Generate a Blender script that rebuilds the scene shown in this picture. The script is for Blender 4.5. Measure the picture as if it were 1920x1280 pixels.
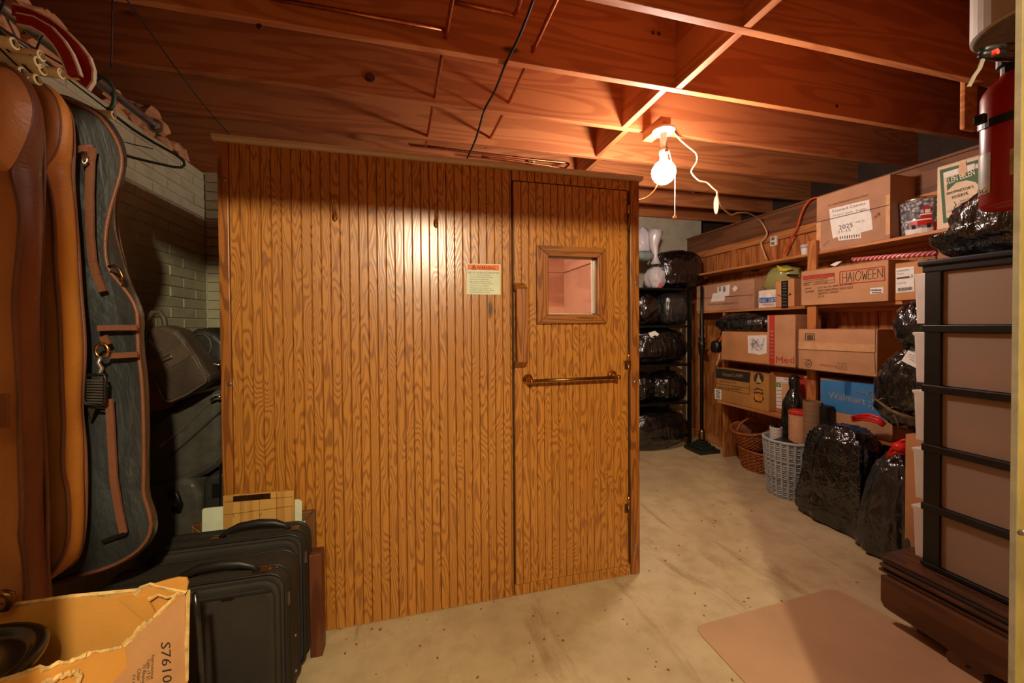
import bpy, math, random
from mathutils import Vector, Matrix, noise
R_ = random.Random(7)
for o in list(bpy.data.objects): bpy.data.objects.remove(o)
SC = bpy.context.scene; COL = SC.collection
# ------------------------------------------------------------------ camera
F_PX, CX, CY, H = 719.948, 960.0, 620.149, 1.25
yaw, pit, rol = 0.248163, 0.0141608, -0.00735762
FW = Vector((math.sin(yaw)*math.cos(pit), math.cos(yaw)*math.cos(pit), -math.sin(pit)))
rt = Vector((math.cos(yaw), -math.sin(yaw), 0)); up0 = rt.cross(FW)
RT = rt*math.cos(rol) + up0*math.sin(rol); UP = -rt*math.sin(rol) + up0*math.cos(rol)
CAM = Vector((0, 0, H))
cd = bpy.data.cameras.new('camera'); co = bpy.data.objects.new('camera', cd); COL.objects.link(co)
cd.sensor_width = 36; cd.lens = 36*F_PX/1920; cd.shift_y = (CY-640)/1920; cd.clip_start = 0.02
m = Matrix((RT, UP, -FW)).transposed().to_4x4(); m.translation = CAM; co.matrix_world = m
SC.camera = co
# ------------------------------------------------------------------ world, exposure, lamps
w = bpy.data.worlds.new('world'); SC.world = w; w.use_nodes = True
w.node_tree.nodes['Background'].inputs[0].default_value = (1.0, 0.84, 0.66, 1)
w.node_tree.nodes['Background'].inputs[1].default_value = 0.07
SC.view_settings.view_transform = 'Standard'; SC.view_settings.look = 'None'
SC.view_settings.exposure = 0.27; SC.view_settings.gamma = 1.0
SC.view_settings.use_curve_mapping = False
BULB = Vector((1.385, 1.92, 2.115)); BULB_E = 56.0; BULB_C = (1.0, 0.84, 0.72)
LAMP = Vector((0.12, -0.68, 2.07)); LAMP_E = 168.0; LAMP_C = (1.0, 0.86, 0.58)
def lamp(name, loc, watts, colr, rad):
    l = bpy.data.lights.new(name, 'POINT'); l.energy = watts; l.color = colr; l.shadow_soft_size = rad
    o = bpy.data.objects.new(name, l); o.location = loc; COL.objects.link(o); return o
lamp('next_room_lamp', LAMP, LAMP_E, LAMP_C, 0.032)           # bare bulb in the room behind the doorway
# ------------------------------------------------------------------ pixel -> world
def ray(x, y): return FW*F_PX + RT*(x-CX) + UP*(CY-y)
def aX(x, y, X): d = ray(x, y); return CAM + d*(X/d.x)
def aY(x, y, Y): d = ray(x, y); return CAM + d*(Y/d.y)
def aZ(x, y, Z): d = ray(x, y); return CAM + d*((Z-H)/d.z)
# ------------------------------------------------------------------ materials
def lin(c):
    return tuple((v/255/12.92 if v/255 <= .04045 else ((v/255+.055)/1.055)**2.4) for v in c) + (1,)
class N:
    def __init__(s, name):
        s.m = bpy.data.materials.new(name); s.m.use_nodes = True; s.t = s.m.node_tree
        s.b = s.t.nodes['Principled BSDF']; s.out = s.t.nodes['Material Output']
    def n(s, typ, **kw):
        x = s.t.nodes.new(typ)
        for k, v in kw.items():
            if k.startswith('i_'):
                x.inputs[int(k[2:]) if k[2:].isdigit() else k[2:].replace('_', ' ')].default_value = v
            else: setattr(x, k, v)
        return x
    def l(s, a, b): s.t.links.new(a, b)
    def math(s, op, a, b=None, c=None):
        x = s.n('ShaderNodeMath', operation=op)
        for i, v in enumerate((a, b, c)):
            if v is None: continue
            if isinstance(v, (int, float)): x.inputs[i].default_value = v
            else: s.l(v, x.inputs[i])
        return x.outputs[0]
    def ramp(s, f, stops):
        x = s.n('ShaderNodeValToRGB'); e = x.color_ramp.elements
        while len(e) < len(stops): e.new(.5)
        for i, (p, c) in enumerate(stops): e[i].position = p; e[i].color = c if len(c) == 4 else lin(c)
        s.l(f, x.inputs[0]); return x.outputs[0]
    def mix(s, f, a, b, mode='MIX'):
        x = s.n('ShaderNodeMix', data_type='RGBA', blend_type=mode)
        for i, v in ((0, f), (6, a), (7, b)):
            if isinstance(v, (int, float)): x.inputs[i].default_value = v
            elif isinstance(v, tuple): x.inputs[i].default_value = v if len(v) == 4 else lin(v)
            else: s.l(v, x.inputs[i])
        return x.outputs[2]
    def coords(s, scale=(1, 1, 1), rnd=0.0, src='Object'):
        tc = s.n('ShaderNodeTexCoord'); v = tc.outputs[src]
        if rnd:
            oi = s.n('ShaderNodeObjectInfo'); sc = s.n('ShaderNodeVectorMath', operation='SCALE')
            cx = s.n('ShaderNodeCombineXYZ'); s.l(oi.outputs['Random'], cx.inputs[0])
            s.l(s.math('MULTIPLY', oi.outputs['Random'], 3.7), cx.inputs[1]); s.l(s.math('MULTIPLY', oi.outputs['Random'], 7.3), cx.inputs[2])
            s.l(cx.outputs[0], sc.inputs[0]); sc.inputs['Scale'].default_value = rnd
            ad = s.n('ShaderNodeVectorMath', operation='ADD'); s.l(v, ad.inputs[0]); s.l(sc.outputs[0], ad.inputs[1]); v = ad.outputs[0]
        mp = s.n('ShaderNodeMapping'); mp.inputs['Scale'].default_value = scale; s.l(v, mp.inputs[0]); return mp.outputs[0]
    def noise(s, vec, scale=5, detail=3, rough=.5, dist=0):
        x = s.n('ShaderNodeTexNoise'); x.inputs['Scale'].default_value = scale; x.inputs['Detail'].default_value = detail
        x.inputs['Roughness'].default_value = rough; x.inputs['Distortion'].default_value = dist
        s.l(vec, x.inputs['Vector']); return x.outputs['Fac']
    def bump(s, h, strength=.3, dist=.01):
        x = s.n('ShaderNodeBump'); x.inputs['Strength'].default_value = strength; x.inputs['Distance'].default_value = dist
        s.l(h, x.inputs['Height']); s.l(x.outputs[0], s.b.inputs['Normal']); s.l(x.outputs[0], s.b.inputs['Coat Normal'])
    def set(s, color=None, rough=None, metal=None, spec=None, coat=None, coat_rough=None):
        if color is not None:
            if isinstance(color, tuple): s.b.inputs['Base Color'].default_value = color if len(color) == 4 else lin(color)
            else: s.l(color, s.b.inputs['Base Color'])
        for k, v in (('Roughness', rough), ('Metallic', metal), ('Specular IOR Level', spec), ('Coat Weight', coat), ('Coat Roughness', coat_rough)):
            if v is None: continue
            if isinstance(v, (int, float)): s.b.inputs[k].default_value = v
            else: s.l(v, s.b.inputs[k])
        return s.m
def plain(name, c, rough=.6, metal=0, var=.12, scale=14, bump=0, spec=.4, sv=(1, 1, 1)):
    g = N(name); v = g.coords(sv); n = g.noise(v, scale, 4, .6)
    d = tuple(max(0, x*(1-var)) for x in c); l = tuple(min(255, x*(1+var)) for x in c)
    g.set(g.ramp(n, [(.3, d), (.7, l)]), rough, metal, spec)
    if bump: g.bump(n, bump, .01)
    return g.m
def wood(name, c_l, c_d, axis='Z', freq=14, sc=(9, 9, 1.1), rough=.5, fiber=.35, coat=0, board=None, knots=True, bump=.05, rnd=3.0, dist=0, sharp=(.45, .78), kd=None):
    """contour-line grain: stretched noise sliced into rings, plus fine fibres and knots"""
    g = N(name)
    s = {'X': (sc[2], sc[0], sc[1]), 'Y': (sc[0], sc[2], sc[1]), 'Z': (sc[0], sc[1], sc[2])}[axis]
    base = g.coords((1, 1, 1), rnd)
    if board:
        sx = g.n('ShaderNodeSeparateXYZ'); tc = g.n('ShaderNodeTexCoord'); g.l(tc.outputs['Object'], sx.inputs[0])
        wn = g.n('ShaderNodeTexWhiteNoise', noise_dimensions='1D')
        g.l(g.math('FLOOR', g.math('DIVIDE', sx.outputs[0], board)), wn.inputs['W'])
        ad = g.n('ShaderNodeVectorMath', operation='MULTIPLY_ADD'); g.l(wn.outputs['Color'], ad.inputs[0])
        ad.inputs[1].default_value = (9, 9, 9); g.l(base, ad.inputs[2]); base = ad.outputs[0]
    mp = g.n('ShaderNodeMapping'); mp.inputs['Scale'].default_value = s; g.l(base, mp.inputs[0])
    n = g.noise(mp.outputs[0], 1.0, 2.2, .45, dist)
    ring = g.math('MULTIPLY_ADD', g.math('SINE', g.math('MULTIPLY', n, freq*6.283)), .5, .5)
    mp2 = g.n('ShaderNodeMapping'); mp2.inputs['Scale'].default_value = tuple(v*(22 if i != 'XYZ'.index(axis) else 4) for i, v in enumerate((1, 1, 1)))
    g.l(base, mp2.inputs[0]); fib = g.noise(mp2.outputs[0], 6, 3, .6)
    mp3 = g.n('ShaderNodeMapping'); mp3.inputs['Scale'].default_value = tuple(2.2 if i != 'XYZ'.index(axis) else .5 for i in range(3))
    g.l(base, mp3.inputs[0]); tone = g.noise(mp3.outputs[0], 2, 2, .5)
    c = g.ramp(ring, [(sharp[0], c_l), (sharp[1], c_d)])
    c = g.mix(g.math('MULTIPLY', fib, fiber), c, c_d)
    c = g.mix(g.math('MULTIPLY', tone, .42), c, tuple(x*.72 for x in c_l))
    if knots:
        kv = g.n('ShaderNodeMapping'); kv.inputs['Scale'].default_value = {'X': (.9, 2.6, 2.6), 'Y': (2.6, .9, 2.6), 'Z': (2.6, 2.6, .9)}[axis]
        g.l(base, kv.inputs[0]); vo = g.n('ShaderNodeTexVoronoi'); vo.inputs['Scale'].default_value = 1.5; g.l(kv.outputs[0], vo.inputs['Vector'])
        c = g.mix(g.ramp(vo.outputs['Distance'], [(.035, (1, 1, 1, 1)), (.075, (0, 0, 0, 1))]), c, kd or tuple(x*.38 for x in c_d))
    rg = g.math('MULTIPLY_ADD', fib, .22, rough-.1)
    g.set(c, rg, 0, .45, coat, .27); 
    if bump: g.bump(ring, bump, .004)
    return g.m
def card(name, c, rnd=1.0):
    g = N(name); v = g.coords((1, 1, 1), rnd); n1 = g.noise(v, 4, 4, .6)
    mp = g.n('ShaderNodeMapping'); mp.inputs['Scale'].default_value = (8, 8, 90); g.l(v, mp.inputs[0]); n2 = g.noise(mp.outputs[0], 3, 2, .5)
    k = g.ramp(n1, [(.25, tuple(x*.86 for x in c)), (.55, c), (.8, tuple(min(255, x*1.07) for x in c))])
    g.set(g.mix(g.math('MULTIPLY', n2, .16), k, tuple(x*.7 for x in c)), .78, 0, .25); g.bump(n2, .06, .004); return g.m
def film(name, c=(13, 12, 12), rough=.2, sc=7, strength=.7, stretch=(1.3, 1.3, .5), crinkle=0):
    g = N(name); v = g.coords(stretch, 2.0); n1 = g.noise(v, sc, 5, .62, .6)
    vo = g.n('ShaderNodeTexVoronoi', feature='DISTANCE_TO_EDGE'); vo.inputs['Scale'].default_value = sc*1.6
    g.l(v, vo.inputs['Vector']); h = g.math('ADD', n1, g.math('MULTIPLY', vo.outputs[0], .8))
    if crinkle:
        n3 = g.noise(v, 34, 3, .6); h = g.math('ADD', h, g.math('MULTIPLY', n3, crinkle))
    n4 = g.noise(v, sc*4, 3, .6); h = g.math('ADD', h, g.math('MULTIPLY', n4, .25)); g.set(c, rough, 0, .8, .6, .13); g.bump(h, strength, .03); return g.m
# ------------------------------------------------------------------ mesh building
OFF = {}
class M:
    def __init__(s): s.v = []; s.f = []
    def add(s, vs, fs):
        b = len(s.v); s.v += [Vector(p) for p in vs]; s.f += [tuple(b+i for i in f) for f in fs]; return s
    def box(s, x0, x1, y0, y1, z0, z1):
        x0, x1 = sorted((x0, x1)); y0, y1 = sorted((y0, y1)); z0, z1 = sorted((z0, z1))
        return s.add([(x, y, z) for z in (z0, z1) for y in (y0, y1) for x in (x0, x1)],
                     [(0, 2, 3, 1), (4, 5, 7, 6), (0, 1, 5, 4), (2, 6, 7, 3), (0, 4, 6, 2), (1, 3, 7, 5)])
    def obox(s, c, u, v, n):          # centre and three half vectors
        c, u, v, n = map(Vector, (c, u, v, n))
        vs = [c+u*a+v*b+n*d for d in (-1, 1) for b in (-1, 1) for a in (-1, 1)]
        fs = [(0, 2, 3, 1), (4, 5, 7, 6), (0, 1, 5, 4), (2, 6, 7, 3), (0, 4, 6, 2), (1, 3, 7, 5)]
        if u.cross(v).dot(n) < 0: fs = [f[::-1] for f in fs]
        return s.add(vs, fs)
    def prism(s, poly, vec):          # polygon (world points) pushed along vec
        n = len(poly); poly = [Vector(p) for p in poly]; vec = Vector(vec)
        nrm = Vector((0, 0, 0))
        for i in range(n): nrm += poly[i].cross(poly[(i+1) % n])
        if nrm.dot(vec) > 0: poly = poly[::-1]
        return s.add(poly + [p+vec for p in poly], [tuple(range(n)), tuple(range(2*n-1, n-1, -1))] +
                     [((i+1) % n, i, i+n, (i+1) % n+n) for i in range(n)])
    def quad(s, *p): return s.add(p, [tuple(range(len(p)))])
    def tube(s, pts, r, n=8, closed=False):
        pts = [Vector(p) for p in pts]; k = len(pts); rs = r if isinstance(r, (list, tuple)) else [r]*k
        b = len(s.v); prev = None
        for i, p in enumerate(pts):
            a = pts[(i-1) % k] if (closed or i) else p; c = pts[(i+1) % k] if (closed or i < k-1) else p
            t = (c-a).normalized()
            if prev is None:
                q = Vector((0, 0, 1)) if abs(t.z) < .9 else Vector((1, 0, 0)); prev = (q - t*q.dot(t)).normalized()
            else:
                prev = (prev - t*prev.dot(t)); prev = prev.normalized() if prev.length > 1e-6 else t.orthogonal().normalized()
            bi = t.cross(prev)
            for j in range(n):
                an = 2*math.pi*j/n; s.v.append(p + (prev*math.cos(an) + bi*math.sin(an))*rs[i])
        for i in range(k if closed else k-1):
            i2 = (i+1) % k
            for j in range(n):
                j2 = (j+1) % n; s.f.append((b+i*n+j, b+i*n+j2, b+i2*n+j2, b+i2*n+j))
        if not closed:
            s.f.append(tuple(b+j for j in range(n))[::-1]); s.f.append(tuple(b+(k-1)*n+j for j in range(n)))
        return s
    def lathe(s, c, prof, n=24, axis=(0, 0, 1), squash=None):
        c = Vector(c); ax = Vector(axis).normalized(); u = ax.orthogonal().normalized()
        if abs(ax.z) > .99: u = Vector((1, 0, 0))
        v = ax.cross(u); b = len(s.v)
        for (r, h) in prof:
            for j in range(n):
                a = 2*math.pi*j/n; s.v.append(c + ax*h + u*(r*math.cos(a)*(squash[0] if squash else 1)) + v*(r*math.sin(a)*(squash[1] if squash else 1)))
        for i in range(len(prof)-1):
            for j in range(n):
                j2 = (j+1) % n; s.f.append((b+i*n+j, b+i*n+j2, b+(i+1)*n+j2, b+(i+1)*n+j))
        s.f.append(tuple(b+j for j in range(n))[::-1]); s.f.append(tuple(b+(len(prof)-1)*n+j for j in range(n)))
        return s
    def grid(s, fn, nu, nv, cu=False):
        b = len(s.v)
        for i in range(nu+(0 if cu else 1)):
            for j in range(nv+1): s.v.append(Vector(fn(i/nu, j/nv)))
        for i in range(nu):
            for j in range(nv):
                i2 = (i+1) % nu if cu else i+1
                s.f.append((b+i*(nv+1)+j, b+i2*(nv+1)+j, b+i2*(nv+1)+j+1, b+i*(nv+1)+j+1))
        return s
    def build(s, name, mat, parent=None, smooth=False, bevel=0, thick=0, label=None, cat=None, group=None, kind=None, sub=0, seg=2):
        if parent is not None: off = OFF[parent.name]
        else:
            xs = [p.x for p in s.v]; ys = [p.y for p in s.v]; zs = [p.z for p in s.v]
            off = Vector(((min(xs)+max(xs))/2, (min(ys)+max(ys))/2, min(zs))) if kind != 'structure' else Vector((0, 0, 0))
        me = bpy.data.meshes.new(name); me.from_pydata([p-off for p in s.v], [], s.f); me.materials.append(mat)
        if smooth: me.polygons.foreach_set('use_smooth', [True]*len(me.polygons))
        o = bpy.data.objects.new(name, me); COL.objects.link(o)
        if parent is not None: o.parent = parent
        else: o.location = off
        OFF[o.name] = off
        if thick: md = o.modifiers.new('thick', 'SOLIDIFY'); md.thickness = thick; md.offset = 0
        if bevel: md = o.modifiers.new('bevel', 'BEVEL'); md.width = bevel; md.segments = seg; md.limit_method = 'ANGLE'; md.angle_limit = .6; md.harden_normals = False
        if sub: md = o.modifiers.new('sub', 'SUBSURF'); md.levels = sub; md.render_levels = sub
        tag(o, label, cat, group, kind); return o
def tag(o, label=None, cat=None, group=None, kind=None):
    for k, v in (('label', label), ('category', cat), ('group', group), ('kind', kind)):
        if v: o[k] = v
    return o
def thing(name, label, cat, loc, group=None, kind=None):
    o = bpy.data.objects.new(name, None); COL.objects.link(o); o.location = loc; o.empty_display_size = .05
    OFF[o.name] = Vector(loc); return tag(o, label, cat, group, kind)
_txt = {}
def text_geo(s):
    if s not in _txt:
        c = bpy.data.curves.new('lettering', 'FONT'); c.body = s; c.resolution_u = 2
        o = bpy.data.objects.new('lettering', c); COL.objects.link(o)
        dg = bpy.context.evaluated_depsgraph_get(); me = o.evaluated_get(dg).to_mesh()
        vs = [v.co.copy() for v in me.vertices]; fs = [tuple(p.vertices) for p in me.polygons]
        o.evaluated_get(dg).to_mesh_clear(); bpy.data.objects.remove(o); bpy.data.curves.remove(c)
        x0 = min(v.x for v in vs); x1 = max(v.x for v in vs); y0 = min(v.y for v in vs); y1 = max(v.y for v in vs)
        _txt[s] = ([((v.x-x0)/(x1-x0), (v.y-y0)/max(1e-6, y1-y0)) for v in vs], fs)
    return _txt[s]
def put_text(mm, s, bl, br, tl, off=Vector((0, 0, 0))):
    """lettering stretched over the parallelogram bottom-left, bottom-right, top-left (world points)"""
    vs, fs = text_geo(s); bl, br, tl = Vector(bl), Vector(br), Vector(tl)
    return mm.add([bl+(br-bl)*a+(tl-bl)*b+off for a, b in vs], fs)
class Face:
    """a flat face X=c (looking to -X) or Y=c (looking to -Y): puts paper, print and tape on it from photo pixels"""
    def __init__(s, ax, c): s.ax = ax; s.c = c
    def p(s, x, y, lift=0):
        q = aX(x, y, s.c) if s.ax == 'X' else aY(x, y, s.c)
        return q - (Vector((lift, 0, 0)) if s.ax == 'X' else Vector((0, lift, 0)))
    def patch(s, px, name, mat, parent, lift=.0012, t=.0008, label=None):
        return M().prism([s.p(x, y, lift) for x, y in px], (t, 0, 0) if s.ax == 'X' else (0, t, 0)).build(name, mat, parent, label=label)
    def text(s, items, mat, parent, name='lettering', lift=.0022):
        mm = M()
        for (t, bl, br, tl) in items: put_text(mm, t, s.p(*bl, lift), s.p(*br, lift), s.p(*tl, lift))
        return mm.build(name, mat, parent)
    def lines(s, segs, mat, parent, name='print', wpx=1.0, lift=.002):
        mm = M()
        for (a, b) in segs:
            dx, dy = b[0]-a[0], b[1]-a[1]; L = math.hypot(dx, dy) or 1; nx, ny = -dy/L*wpx/2, dx/L*wpx/2
            q = [s.p(a[0]+nx, a[1]+ny, lift), s.p(b[0]+nx, b[1]+ny, lift), s.p(b[0]-nx, b[1]-ny, lift), s.p(a[0]-nx, a[1]-ny, lift)]
            mm.prism(q, (.0004, 0, 0) if s.ax == 'X' else (0, .0004, 0))
        return mm.build(name, mat, parent)
def ico(level=4):
    import bmesh
    bm = bmesh.new(); bmesh.ops.create_icosphere(bm, subdivisions=level, radius=1)
    vs = [v.co.copy() for v in bm.verts]; fs = [tuple(v.index for v in f.verts) for f in bm.faces]; bm.free(); return vs, fs
ICO = {k: ico(k) for k in (2, 3, 4, 5)}
def lumpy(c, r, seed=0, amp=.10, freq=2.2, pw=2.0, flat=-1.0, shape=None, level=4, fold=.05, folddir=None):
    """a crumpled sack: superellipsoid of half sizes r, folded by ridged noise, flattened underneath"""
    vs, fs = ICO[level]; out = []; sd = Vector((seed*3.1, seed*1.7, seed*2.3)); e = 2.0/pw
    for v in vs:
        q = Vector([math.copysign(abs(a)**e, a) for a in v])
        L = (abs(q.x)**pw+abs(q.y)**pw+abs(q.z)**pw)**(1/pw); q = q/L
        n = noise.fractal(v*freq+sd, 1.0, 2.1, 4)
        fd = v*freq*2.3+sd
        if folddir: fd = Vector((fd.x*folddir[0], fd.y*folddir[1], fd.z*folddir[2]))
        rd = 1-abs(noise.noise(fd))*2
        rd2 = 1-abs(noise.noise(fd*2.3+sd))*2
        k = 1+amp*n+fold*rd*abs(rd)+fold*.5*rd2
        p = Vector((q.x*r[0], q.y*r[1], q.z*r[2]))*k
        if p.z < flat*r[2]: p.z = flat*r[2] - (flat*r[2]-p.z)*.04
        if shape: p = shape(p)
        out.append(Vector(c)+p)
    return M().add(out, fs)
# ------------------------------------------------------------------ the materials
OAK = wood('oak', (204, 132, 44), (146, 84, 22), 'Z', 30, (10, 10, 1.7),   .5, .3, 1.0, board=.1432, rnd=0, dist=.2, sharp=(.4, 1.0), bump=.04, kd=(70, 36, 10))
OAK_TRIM = wood('oak_trim', (176, 106, 38), (126, 68, 20), 'Z', 12, (14, 14, 1.2), .42, .3, .3, bump=.03)
OAK_H = wood('oak_trim_across', (170, 104, 40), (120, 66, 22), 'X', 12, (14, 14, 1.2), .42, .3, .3, bump=.03, knots=False)
FIR = wood('fir_joist', (206, 128, 76), (180, 102, 56), 'X', 10, (6, 6, .5), .55, .3, 0, bump=.03, dist=.3)
FIR_Y = wood('fir_block', (210, 134, 82), (180, 100, 54), 'Y', 8, (6, 6, .6), .55, .3, 0, bump=.03)
SUBF = wood('subfloor_board', (150, 74, 32), (112, 52, 22), 'Y', 8, (6, 6, .6), .6, .3, 0)
PINE = wood('pine_board', (198, 124, 62), (158, 88, 38), 'Z', 9, (8, 8, .8), .55, .25, 0, bump=.03)
PINE_Y = wood('pine_shelf', (204, 134, 74), (168, 100, 50), 'Y', 8, (8, 8, .7), .55, .25, 0, bump=.03)
BEAM = wood('old_beam', (128, 80, 46), (96, 58, 32), 'Y', 7, (7, 7, .6), .6, .35, 0, bump=.03)
STUDW = plain('lamplit_stud', (158, 134, 72), .55, 0, .12, 30, .1, sv=(1, 1, .2))  # stud wood with the lamp's yellow light put into its colour
STUDE = plain('grey_stud_edge', (120, 106, 84), .6, 0, .1, 30)
CANOPYW = plain('cream_paint', (222, 214, 196), .4, 0, .05)
BROWN_TRIM = plain('brown_trim', (206, 176, 150), .5, 0, .06, 30, sv=(.2, 1, 1))
BRASS = plain('brass', (190, 140, 70), .25, 1, .1, 20)
BRASS_D = plain('aged_brass', (130, 98, 58), .35, 1, .15, 40)
COPPER = plain('copper_pipe', (186, 112, 74), .35, 1, .12, 30)
STEEL = plain('galvanised_pipe', (150, 140, 132), .38, .85, .1, 25)
CHROME = plain('bright_metal', (200, 190, 170), .2, 1, .05)
BLACKP = plain('black_plastic', (20, 18, 17), .42, 0, .15, 20)
BLACKM = plain('black_metal', (22, 19, 18), .38, .2, .2, 25)
DARKM = plain('dark_wire', (38, 30, 26), .5, .3, .1)
PAPER = plain('white_paper', (226, 220, 212), .75, 0, .03, 30)
INK = plain('black_ink', (40, 34, 30), .8, 0, .05)
GREYINK = plain('grey_ink', (110, 104, 100), .8, 0, .05)
REDINK = plain('red_print', (178, 52, 40), .75, 0, .08, 30)
BROWNINK = plain('brown_print', (96, 62, 36), .8, 0, .08)
CARD = card('cardboard', (194, 142, 102)); CARD2 = card('cardboard_orange', (196, 136, 88)); CARD3 = card('cardboard_grey', (180, 134, 104))
CARD_OLD = card('old_cardboard', (214, 148, 66)); TAPE = plain('packing_tape', (206, 156, 112), .25, 0, .05, 20)
TORN = plain('torn_card_edge', (206, 168, 104), .85, 0, .15, 60, .4)
FILM = film('black_bag_film'); FILM2 = film('black_bag_film_crinkled', (14, 13, 13), .13, 7, .5, (1, 1, .7), crinkle=.55)
FILM3 = film('grey_black_film', (34, 32, 31), .28, 7, .5)
def floor_mat():
    g = N('concrete'); v = g.coords((1, 1, 1)); n1 = g.noise(v, 1.3, 5, .6, .4); n2 = g.noise(v, 7, 5, .65); n3 = g.noise(v, 60, 2, .5)
    c = g.ramp(n1, [(.3, (172, 148, 110)), (.5, (190, 166, 126)), (.72, (202, 180, 142))])
    c = g.mix(g.ramp(n2, [(.42, (0, 0, 0, 1)), (.75, (.55, .55, .55, 1))]), c, (150, 122, 84))
    mp = g.n('ShaderNodeMapping'); mp.inputs['Scale'].default_value = (3.2, .9, 1); mp.inputs['Rotation'].default_value = (0, 0, .5); g.l(v, mp.inputs[0])
    st = g.noise(mp.outputs[0], 1.7, 6, .7, .8); c = g.mix(g.ramp(st, [(.57, (0, 0, 0, 1)), (.72, (.7, .7, .7, 1))]), c, (140, 104, 66))
    vo = g.n('ShaderNodeTexVoronoi'); vo.inputs['Scale'].default_value = 9; vo.inputs['Randomness'].default_value = 1; g.l(v, vo.inputs['Vector'])
    c = g.mix(g.ramp(vo.outputs['Distance'], [(.05, (1, 1, 1, 1)), (.075, (0, 0, 0, 1))]), c, (120, 92, 56))
    g.set(c, g.math('MULTIPLY_ADD', n2, .25, .5), 0, .35); g.bump(g.math('ADD', n2, g.math('MULTIPLY', n3, .15)), .12, .01); return g.m
CONC = floor_mat()
def brick_mat(name, c, dirt):
    g = N(name); v = g.coords((1, 1, 1), 2.0); n = g.noise(v, 9, 5, .65); n2 = g.noise(v, 40, 3, .6)
    k = g.ramp(n, [(.3, tuple(x*.9 for x in c)), (.6, c)]); k = g.mix(g.ramp(n2, [(.62, (0, 0, 0, 1)), (.74, (dirt, dirt, dirt, 1))]), k, (132, 84, 58))
    g.set(k, .7, 0, .3); g.bump(n2, .25, .005); return g.m
BRICK = brick_mat('painted_brick', (176, 168, 138), .25); MORTAR = brick_mat('painted_mortar', (186, 178, 150), .2)
RUBBLE = brick_mat('broken_masonry', (194, 140, 98), .7); PALEWALL = brick_mat('pale_block', (190, 184, 160), .1)
DARKWALL = plain('dark_wall', (60, 44, 34), .8)

# ------------------------------------------------------------------ the room
XL, XR, ZJ, ZL = -1.2, 3.01, 2.43, 2.164
M().box(-4, 5, -5, 5, -.12, 0).build('floor', CONC, kind='structure')
ceil = M().box(-2.2, 3.9, -.2, 4.3, 2.802, 2.85).build('ceiling', SUBF, kind='structure')
x = -2.2
while x < 3.9:                                       # subfloor boards over the joists
    M().box(x+.002, x+.138, -.2, 4.3, 2.785, 2.801).build('subfloor_board', SUBF, ceil); x += .14
for k in range(-3, 7):
    y = 1.27 + .407*k
    M().box(-1.74, 3.75, y, y+.034, ZJ, 2.785).build('joist', FIR, ceil, bevel=.003)
    if k < 6:
        bx = {0: aZ(1270.5, 162, ZJ).x, 1: aZ(1169.5, 236, ZJ).x, 2: aZ(1116.4, 294.8, ZJ).x}.get(k, 1.25+.03*(k % 2))
        M().box(bx, bx+.036, y+.034, y+.407, ZJ+.002, 2.78).build('joist_block', FIR_Y, ceil, bevel=.002)
M().box(-6, 6, -6, -.2, 2.79, 2.85).build('ceiling_next_room', PALEWALL, kind='structure')['kind'] = 'structure'
# left wall of painted brick
wl = M().box(XL-.2, XL-.004, .1, 2.8, 0, ZL).build('wall_left', MORTAR, kind='structure')
CH, BL = .054, .232; row = 0; z = ZL
ybase = aX(385.4, 500, XL).y
while z > .75:
    z0 = z-CH; y = ybase - (BL/2 if row % 2 else 0)
    y1 = ybase
    yy = ybase if not row % 2 else ybase-BL/2
    segs = [] if not row % 2 else [(ybase-BL/2, ybase)]
    while yy > 1.1: segs.append((yy-BL, yy)); yy -= BL
    for a, b in segs:
        d = R_.uniform(0, .003)
        M().box(XL-.02, XL+d, a+.003, b-.003, z0+.003, z-.003).build('brick', BRICK, wl, bevel=.003, seg=1)
    z = z0; row += 1
M().box(XL-.2, .9, 2.675, 2.8, 0, ZL+.01).build('wall_back', PALEWALL, kind='structure')
wb = bpy.data.objects['wall_back']; z = ZL; row = 0
while z > .75:
    xs = [XL, XL+.116 if row % 2 else XL+.232] ; xs += [xs[1]+.232, xs[1]+.464]
    for i in range(3): M().box(xs[i]+.004, xs[i+1]-.004, 2.662, 2.676, z-CH+.004, z-.004).build('brick', BRICK, wb, bevel=.003, seg=1)
    z -= CH; row += 1
M().box(.88, .9, 2.8, 3.9, 0, 2.5).build('wall_return', PALEWALL, kind='structure')
M().box(-1.9, -1.75, .1, 4.2, 2.0, 2.8).build('wall_crawlspace_left', DARKWALL, kind='structure')
M().box(-1.75, -1.38, .1, 2.8, ZL-.05, ZL-.002).build('wall_ledge', RUBBLE, kind='structure')
M().box(-1.75, .9, 2.87, 2.9, ZL-.1, 2.6).build('wall_crawlspace_rear', FIR, kind='structure')
M().box(.9, 3.2, 3.75, 3.9, 0, 2.5).build('wall_back_right', PALEWALL, kind='structure')
# right wall: boards, rail, baseboard, beam
wr = M().box(3.052, 3.08, .36, 3.76, 0, 2.2).build('wall_right', DARKWALL, kind='structure')
y = .38
while y < 3.74:
    wd = R_.choice((.135, .16, .185)); y2 = min(y+wd, 3.75)
    M().box(3.03+R_.uniform(0, .004), 3.052, y+.0015, y2-.0015, .0, 2.03).build('wall_board', PINE, wr, bevel=.003, seg=1); y = y2
M().box(3.005, 3.03, .36, 3.75, 1.965, 2.03).build('wall_rail', PINE_Y, wr, bevel=.003)
for yy in (3.55, 3.05, 2.62, 1.5, .95):
    M().box(2.99, 3.03, yy, yy+.06, 1.76, 1.965).build('wall_stud', PINE, wr, bevel=.003)
M().box(3.0, 3.03, .36, 3.75, 0, .085).build('baseboard_right', PINE_Y, kind='structure', bevel=.004)
bm = M().box(3.01, 3.06, .36, 3.9, 2.03, 2.205).build('trim_1', BEAM, kind='structure', bevel=.004)
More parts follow.
